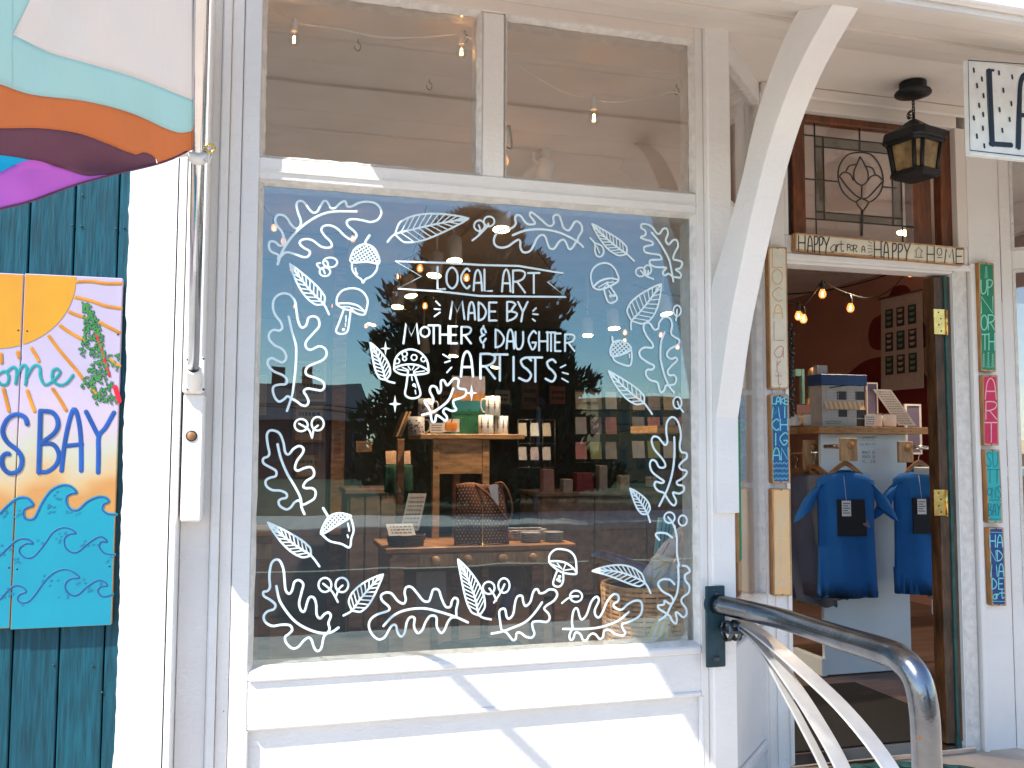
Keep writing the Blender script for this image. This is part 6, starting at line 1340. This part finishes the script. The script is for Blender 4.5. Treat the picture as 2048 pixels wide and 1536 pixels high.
for i,(px,py,col,rot,ln,lb) in enumerate([(1628,945,'shirt_grey',-72,.70,'mid grey t-shirt just left of the blue one'),(1610,948,'shirt_slate',-76,.74,'dark slate t-shirt, second from the front blue one'),(1592,952,'shirt_slate',-78,.70,'dark slate t-shirt hard against the left door casing')]):
    nk=d_(px,py,1.66+.07*i); shirt(lb,nk,.42,ln,col,R_(rot),1.6,printed=False,tagc=False,group='dark shirts on the side rail')
p=d_(1618,1200,1.85); m_=MB(); 
def hangcloth(name,label,px0,px1,py0,py1,y,col,cat='folded shirt'):
    vs=[]
    for j in range(7):
        for i in range(13):
            u=i/12;t=j/6; q_=at(px0+(px1-px0)*u,py0+(py1-py0)*t,y); vs.append(V(q_.x,y+.015*math.sin(u*11+t)+.008*math.sin(u*23),q_.z+.006*math.sin(u*9)*t))
    o=solo(MB().add(vs,[(j*13+i,j*13+i+1,(j+1)*13+i+1,(j+1)*13+i) for j in range(6) for i in range(12)],True),name,col,label,cat); o.modifiers.new('thickness','SOLIDIFY').thickness=.01
hangcloth('shirt_hem','pale blue shirt hem hanging below the grey shirts',1596,1636,1165,1205,1.80,'shirt_pale'); hangcloth('shirt_hem','green shirt hem hanging below the right blue shirt',1827,1857,1130,1188,1.75,'shirt_green'); hangcloth('shirt_hem','grey green shirt hem beside the door edge',1858,1880,1130,1195,1.72,'shirt_pale')
card('price_tag','small white price tag hanging below the green shirt','tag',1864,1877,1198,1228,1.70,lines=4)
# goods on the plywood shelf
flat('house_wall',(.40,.39,.38)); flat('house_blue',(.004,.045,.16)); flat('awning_or',(.62,.33,.12)); flat('awning_cr',(.62,.55,.42)); flat('black_ink',(.02,.02,.02))
yh=1.55; h_=lambda px,py:at(px,py,yh); HM=thing('model_house','small painted wooden model of the shop with blue roof and striped awning','model house',(h_(1685,850).x,yh,zs1))
a=h_(1645,852);b=h_(1728,772); MB().box(a.x,b.x,yh,yh+.12,zs1,b.z,bev=.002).build('wall','house_wall',HM)
MB().box(h_(1640,765).x,h_(1732,765).x,yh-.012,yh+.13,b.z+.0005,h_(1680,749).z,bev=.003).build('roof','house_blue',HM)
a=h_(1641,752);b=h_(1661,730); MB().box(a.x,b.x,yh+.03,yh+.07,a.z,b.z).build('chimney','mug_grey',HM)
hs=Surf((0,yh-.0006,0),(0,-1,0)).crop(1560,720,6.0235)
for (x0,y0,x1,y1) in((585,378,700,480),(798,375,912,478),(595,600,700,685),(812,600,920,695)):
    W_=MB().box(h_(1560+x0/6.02,0).x,h_(1560+x1/6.02,0).x,yh-.003,yh-.0002,h_(0,720+y1/6.02).z if 0 else h_(1685,720+y1/6.02).z,h_(1685,720+y0/6.02).z).build('window','black_ink',HM)
    m_=MB(); hh=Surf((0,yh-.0032,0),(0,-1,0)).crop(1560,720,6.0235)
    for k in range(4): hh.stroke(m_,[(x0+(x1-x0)*k/3,y0),(x0+(x1-x0)*k/3,y1)],.0015,False,h=.0003); hh.stroke(m_,[(x0,y0+(y1-y0)*k/3),(x1,y0+(y1-y0)*k/3)],.0015,False,h=.0003)
    m_.build('window_bars','card_white',W_)
for k in range(16):
    x0=530+29*k; p=h_(1560+x0/6.02,720+500/6.02);q_=h_(1560+(x0+29)/6.02,720+500/6.02); zb=h_(1685,720+(592)/6.02).z
    MB().prism([p,V(q_.x,q_.y,p.z),V(q_.x,q_.y-.022,zb),V((p.x+q_.x)/2,q_.y-.022,zb-.003),V(p.x,p.y-.022,zb)],(0,.0015,0)).build('awning_stripe','awning_or' if k%2 else 'awning_cr',HM)
m_=MB(); hs.stroke(m_,pts('600,335 700,320 850,300 970,310'),.0075,h=.001); m_.build('fish','black_ink',HM); m_=MB(); hs.stroke(m_,pts('540,320 570,345 550,375'),.008,h=.001); hs.stroke(m_,pts('660,300 760,292'),.003,h=.001); hs.stroke(m_,pts('620,352 960,348'),.0025,h=.001); m_.build('fish_trim','awning_or',HM)
dr=MB().box(h_(1695,0).x,h_(1713,0).x,yh-.003,yh-.0002,zs1+.001,h_(1700,838).z).build('door','black_ink',HM)
m_=MB()
for (x0,y0,x1,y1) in((515,620,575,680),(725,610,785,670),(722,390,775,470),(945,600,1000,665),(940,680,1000,715),(825,715,905,770)):
    for k in range(3): hs.stroke(m_,[(x0,y0+(y1-y0)*(k+.5)/3),(x1,y0+(y1-y0)*(k+.5)/3)],.0014,False)
    hs.stroke(m_,[(x0-4,y0-4),(x1+4,y0-4),(x1+4,y1+4),(x0-4,y1+4),(x0-4,y0-4)],.0012,False)
m_.build('tiny_signs','card_white',HM); m_=MB(); hs.stroke(m_,pts('545,740 620,735 740,742'),.004); hs.stroke(m_,pts('560,765 640,760 730,765'),.003); m_.build('bench','leaf_paint',HM)
for px0,px1,lb in((1581,1604,'candle jar with white label, leftmost on the shelf'),(1611,1640,'candle jar with white label, left of the model house'),(1752,1768,'candle jar with white label, right of the small card'),(1771,1800,'candle jar with white label, rightmost on the shelf')):
    yy=1.60 if px0>1700 else 1.66; a=at(px0,850,yy);b=at(px1,826,yy); r=(b.x-a.x)/2; T=thing('candle_jar',lb,'candle',((a.x+b.x)/2,yy+r,zs1)); c=V((a.x+b.x)/2,yy+r,zs1)
    MB().lathe(c,[(0,.0005),(r,.0),(r,b.z-zs1),(r*.94,b.z-zs1),(r*.94,.004),(0,.004)],18).build('jar','clear_glass',T); MB().lathe(c,[(0,.005),(r*.92,.005),(r*.92,(b.z-zs1)*.8),(0,(b.z-zs1)*.8)],18).build('wax','card_white',T)
    vs=[];zz=(zs1+.008,b.z-.010)
    for i in range(9): a_=-1.1+2.2*i/8; vs+=[c+V(math.sin(a_)*r*1.01,-math.cos(a_)*r*1.01,zz[0]-zs1),c+V(math.sin(a_)*r*1.01,-math.cos(a_)*r*1.01,zz[1]-zs1)]
    MB().add(vs,[(2*i,2*i+2,2*i+3,2*i+1) for i in range(8)],True).build('label','card_white',T)
card('price_card','small white card with writing between the model house and the candles','card',1730,1751,830,852,1.53,lines=4)
card('framed_picture','framed picture on the shelf right of the model house','picture',1735,1752,768,828,1.80,frame='card_white',m='roll_purple')
card('notice_sheet','clear tilted sheet of small writing leaning on the shelf','sheet',1797,1831,780,851,1.75,m='mug_grey',lines=14,slant=-.16,lean=.1)
card('framed_picture','framed picture leaning on the red wall right of the tilted sheet','picture',1815,1838,812,905,2.2,frame='card_white',m='roll_purple')
flat('rb_or',(.50,.25,.10)); flat('rb_teal',(.16,.33,.29))
yy=1.9; q2=lambda px,py:at(px,py,yy); RB=thing('rainbow_ornament','stack of ornaments with a teal arch and small rainbow on the shelf','ornament',(q2(1627,820).x,yy,q2(1627,824).z))
for r,mm_ in((11,'rb_or'),(7.5,'card_cream'),(4.5,'black_ink')):
    P=[q2(1626+r*math.cos(t),808-r*math.sin(t)*1.4)+V(0,-.001*(12-r),0) for t in [math.pi*k/10 for k in range(11)]]+[q2(1626-r,824),q2(1626+r,824)]; MB().prism(P,(0,.02,0)).build('arch',mm_,RB)
P=[q2(1628+7.5*math.cos(t),775-12*math.sin(t)) for t in [math.pi*k/10 for k in range(11)]]+[q2(1620,798),q2(1636,798)]; MB().prism(P,(0,.02,0)).build('teal_arch','rb_teal',RB)
MB().lathe(q2(1628,746),[(0,0),(.035,0),(.035,.015),(0,.015)],14,V(0,1,0)).build('sun_disc','rb_or',RB)
a=q2(1604,738);b=q2(1610,808); solo(MB().box(a.x,b.x,yy,yy+.03,b.z,a.z),'teal_letter_post','rb_teal','narrow teal wooden letter standing at the back left of the shelf','letter'); a=q2(1591,738);b=q2(1603,752); solo(MB().box(a.x,b.x,yy,yy+.03,b.z,a.z),'teal_block','rb_teal','small teal block beside the teal letter','block')
card('pink_card','pink card with dark shapes behind the left candles','card',1594,1627,810,826,1.78,m='goods_pink')
# beaded garland at left door edge
GR_=thing('bead_garland','dark bead garland with red ribbon hanging just inside the left door casing','garland',d_(1581,830,1.2))
m_=MB(); m2=MB()
for i in range(60):
    p=d_(1578+random.uniform(0,9),650+i*3.1,1.2); m_.ell(p,.011,.011,.011,6,4)
    if i%3==0: m2.ell(p+V(0,-.011,0),.0025,.002,.0025,5,3)
m_.build('beads','black_ink',GR_,kind='stuff'); m2.build('white_beads','card_white',GR_,kind='stuff')
# banner on the side wall
flat('linen',(.55,.46,.43)); flat('print_dark',(.035,.042,.045))
wv_=lambda px,py,o=0:atx(px,py,XW-.03-o); c4=[wv_(1762,598),wv_(1843,580),wv_(1847,776),wv_(1762,783)]
BN=thing('tea_towel_banner','hanging linen tea towel with nine dark prints, pinned to the red wall','banner',c4[3]); MB().prism(c4,(.006,0,0)).build('cloth','linen',BN)
def bl(u,v,o=.004): t=c4[0].lerp(c4[1],u);b=c4[3].lerp(c4[2],u); return t.lerp(b,v)+V(-o,0,0)
for i in range(3):
    for j in range(3):
        u0=.12+.28*i;v0=.13+.25*j; MB().prism([bl(u0,v0),bl(u0+.19,v0),bl(u0+.19,v0+.20),bl(u0,v0+.20)],(.002,0,0)).build('print','print_dark',BN)
        m_=MB(); 
        for k in range(3): m_.prism([bl(u0+.03,v0+.02+.06*k,.0062),bl(u0+.16,v0+.02+.06*k,.0062),bl(u0+.13,v0+.05+.06*k,.0062),bl(u0+.05,v0+.05+.06*k,.0062)],(.0015,0,0))
        m_.build('print_detail','linen' if (i+j)%2 else 'rb_teal',BN)
MB().tube([bl(-.03,.0,.01),bl(1.03,.0,.01)],.008,6).build('rod','ink_brown',BN)
# right window: something pale on a sill, dark goods
card('pale_sheet','pale blue grey poster behind the glass right of the doorway','poster',2010,2100,610,880,1.3,m='tag_white')
solo(MB().box(3.5,4.3,.9,1.3,at(2030,936,1.0).z-.04,at(2030,936,1.0).z,bev=.004),'window_shelf','rack_white','white display shelf behind the glass right of the doorway','shelf')
# ================================================================ ACROSS THE STREET (mirrored in the glass)
def mir(px,py,L):
    """point seen at picture position px,py as a mirror image in the glass, L metres in front of the shopfront"""
    p=at(px,py,L); return V(p.x,-p.y,p.z)
mat('leaf_dark',(.03,.05,.015),.8,var=.5,scale=3,bump=0,col2=(.016,.028,.008)); mat('leaf_brown',(.07,.055,.02),.8,var=.4,scale=3,bump=0); mat('bark',(.08,.05,.035),.9,bump=.6)
def conifer(label,cx,cy,h,w,n=9000,name='evergreen_tree',shape=None,mats=('leaf_dark','leaf_brown'),z0=ZG):
    T=thing(name,label,'tree',(cx,cy,z0)); rnd=random.Random(int(cx*100))
    MB().tube([V(cx,cy,z0),V(cx+.05,cy,z0+h*.5),V(cx,cy,z0+h*.96)],[.17,.11,.02],8).build('trunk','bark',T)
    sh=shape or (lambda t:(.72+.28*math.sin(min(1,t*2.6)*1.57))*(1-t**3.2)**.55*(1-.22*t))
    vs=[];na=18;nr=14
    for j in range(nr+1):
        t=.04+.93*j/nr
        for i in range(na):
            a=2*math.pi*i/na; r=w/2*sh(t)*.66*(1+.2*math.sin(a*5+t*17)+.14*math.sin(a*3-t*29)); vs.append(V(cx+r*math.cos(a),cy+r*math.sin(a),z0+.25+(h-.25)*t))
    MB().add(vs,[(j*na+i,j*na+(i+1)%na,(j+1)*na+(i+1)%na,(j+1)*na+i) for j in range(nr) for i in range(na)]+[tuple(range(nr*na,nr*na+na))]).build('dense_core','leaf_dark',T)
    for q_ in range(2):
        m_=MB()
        for i in range(n//2):
            t=rnd.random()**.9; a=rnd.uniform(0,6.283); lump=1+.22*math.sin(a*5+t*17)+.16*math.sin(a*3-t*29)
            r=w/2*sh(t)*lump*(rnd.random()**.30); c=V(cx+r*math.cos(a),cy+r*math.sin(a),z0+.25+(h-.25)*t+rnd.uniform(-.1,.1)); s=rnd.uniform(.10,.23)*(1 if w>2 else .8)
            d=V(math.cos(a)*.5+rnd.uniform(-.4,.4),math.sin(a)*.5+rnd.uniform(-.4,.4),rnd.uniform(.3,1)).normalized(); e=d.cross(V(rnd.uniform(-1,1),rnd.uniform(-1,1),.2)).normalized()
            m_.add([c-e*s*.35,c+d*s*1.3,c+e*s*.35],[(0,1,2)])
        m_.build('crown' if q_==0 else 'inner_crown',mats[q_],T)
    return T
b=mir(960,1000,19); tp=mir(960,425,19); wl=mir(742,800,19).x; wr=mir(1150,800,19).x
TRE=conifer('tall dark evergreen across the street, mirrored in the middle of the big window',(wl+wr)/2,-19,tp.z-ZG,(wr-wl)*1.0,30000)
TRE2=conifer('lower dark evergreen beside the tall one, mirrored behind the painted ARTISTS',mir(1105,800,20).x,-20.5,mir(1000,640,20).z-ZG,2.1,5000)
for px,w_,top,lb in((830,3.6,830,'round dark shrub left of the mirrored tall evergreen'),(1150,3.0,905,'thin leafy shrub before the mirrored brick building'),(1110,2.4,880,'scrubby bush by the mirrored lamp post')):
    p=mir(px,1000,24); conifer(lb,p.x,-24,mir(px,top,24).z-ZG,w_,2500,'shrub',lambda t:math.sin(math.pi*min(1,.25+t*.72)))
mat('yellow_brick',(.42,.27,.13),.85,var=.2,scale=6,bump=.3); mat('dark_brick',(.10,.06,.05),.9,var=.2,bump=.3); mat('roof_dark',(.04,.04,.045),.8); mat('glass_dark',(.02,.03,.04),.05,bump=0); mat('grey_render',(.22,.21,.21),.85,var=.1)
def house(label,px0,px1,pytop,L,dep,wallm,name='building',rows=2,cols=5,roof='flat',chim=()):
    a=mir(px0,pytop,L);b=mir(px1,pytop,L); x0,x1=sorted((a.x,b.x)); T=thing(name,label,'building',((x0+x1)/2,-L,ZG)); zt=a.z
    wall=MB().box(x0,x1,-L-dep,-L,ZG,zt).build('wall',wallm,T)
    if roof=='flat': MB().box(x0-.1,x1+.1,-L-dep-.1,-L+.1,zt+.001,zt+.18,bev=.02).build('cornice',wallm,T)
    else: MB().prism([V(x0-.3,-L+.4,zt+.001),V(x0-.3,-L-dep/2,zt+dep*.18),V(x0-.3,-L-dep-.4,zt+.001)],(x1-x0+.6,0,0)).build('roof','roof_dark',T)
    for c_ in chim: MB().box(c_,c_+.6,-L-dep/2,-L-dep/2+.6,zt,zt+dep*.18+.9).build('chimney','dark_brick',wall)
    H=zt-ZG; w_=(x1-x0)/cols
    for i in range(cols):
        for j in range(rows):
            cx=x0+w_*(i+.5); cz=ZG+H*(j+.55)/rows; hw,hh=w_*.24,H/rows*.26
            fr_=MB().box(cx-hw,cx+hw,-L,-L+.05,cz-hh,cz+hh).build('window','grey_render',T); MB().box(cx-hw+.08,cx+hw-.08,-L+.051,-L+.06,cz-hh+.08,cz+hh-.08).build('pane','glass_dark',fr_)
    return T
house('yellow brick building mirrored at the right of the big window',1198,1400,800,34,12,'yellow_brick',rows=2,cols=6)
hb_=house('long low dark building with chimneys, mirrored at the left of the window',400,735,838,42,12,'dark_brick',rows=1,cols=8,roof='gable',chim=(mir(545,800,42).x,mir(612,800,42).x))
house('low grey building behind the mirrored lamp post',1050,1190,905,46,10,'grey_render',rows=1,cols=4)
house('low dark terrace further along the street to the left',-700,380,830,46,12,'dark_brick',rows=2,cols=12,roof='gable')
house('grey commercial block far along the street to the right',1500,2900,860,44,14,'grey_render',rows=2,cols=14)
# lamp post and wires
p=mir(1076,1000,17); LP=thing('lamp_post','slim grey lamp post across the street, mirrored in the big window','lamp post',(p.x,-17,ZG)); ztp=mir(1076,812,17).z
MB().tube([V(p.x,-17,ZG),V(p.x,-17,ztp)],.055,8).build('pole','grey_render',LP)
MB().lathe(V(p.x,-17,ztp),[(0,.25),(.10,.2),(.16,.05),(.10,0),(0,0)],10).build('lamp_head','black_iron',LP)
for lb,(a,b) in {'upper power line':((440,798),(1420,812)),'middle power line':((440,800),(1420,845)),'lower power line':((1000,860),(1420,838))}.items():
    A_,B_=mir(*a,26),mir(*b,26); P=[A_.lerp(B_,k/20)+V(0,0,-.5*4*(k/20)*(1-k/20)*.5) for k in range(21)]
    solo(MB().tube(P,.022,5),'power_line','black_iron',lb+' across the street, mirrored in the big window','power line')
structure(MB().box(-150,150,-60,-17.7,ZG-.02,ZG-.0),'lawn','grass_green')
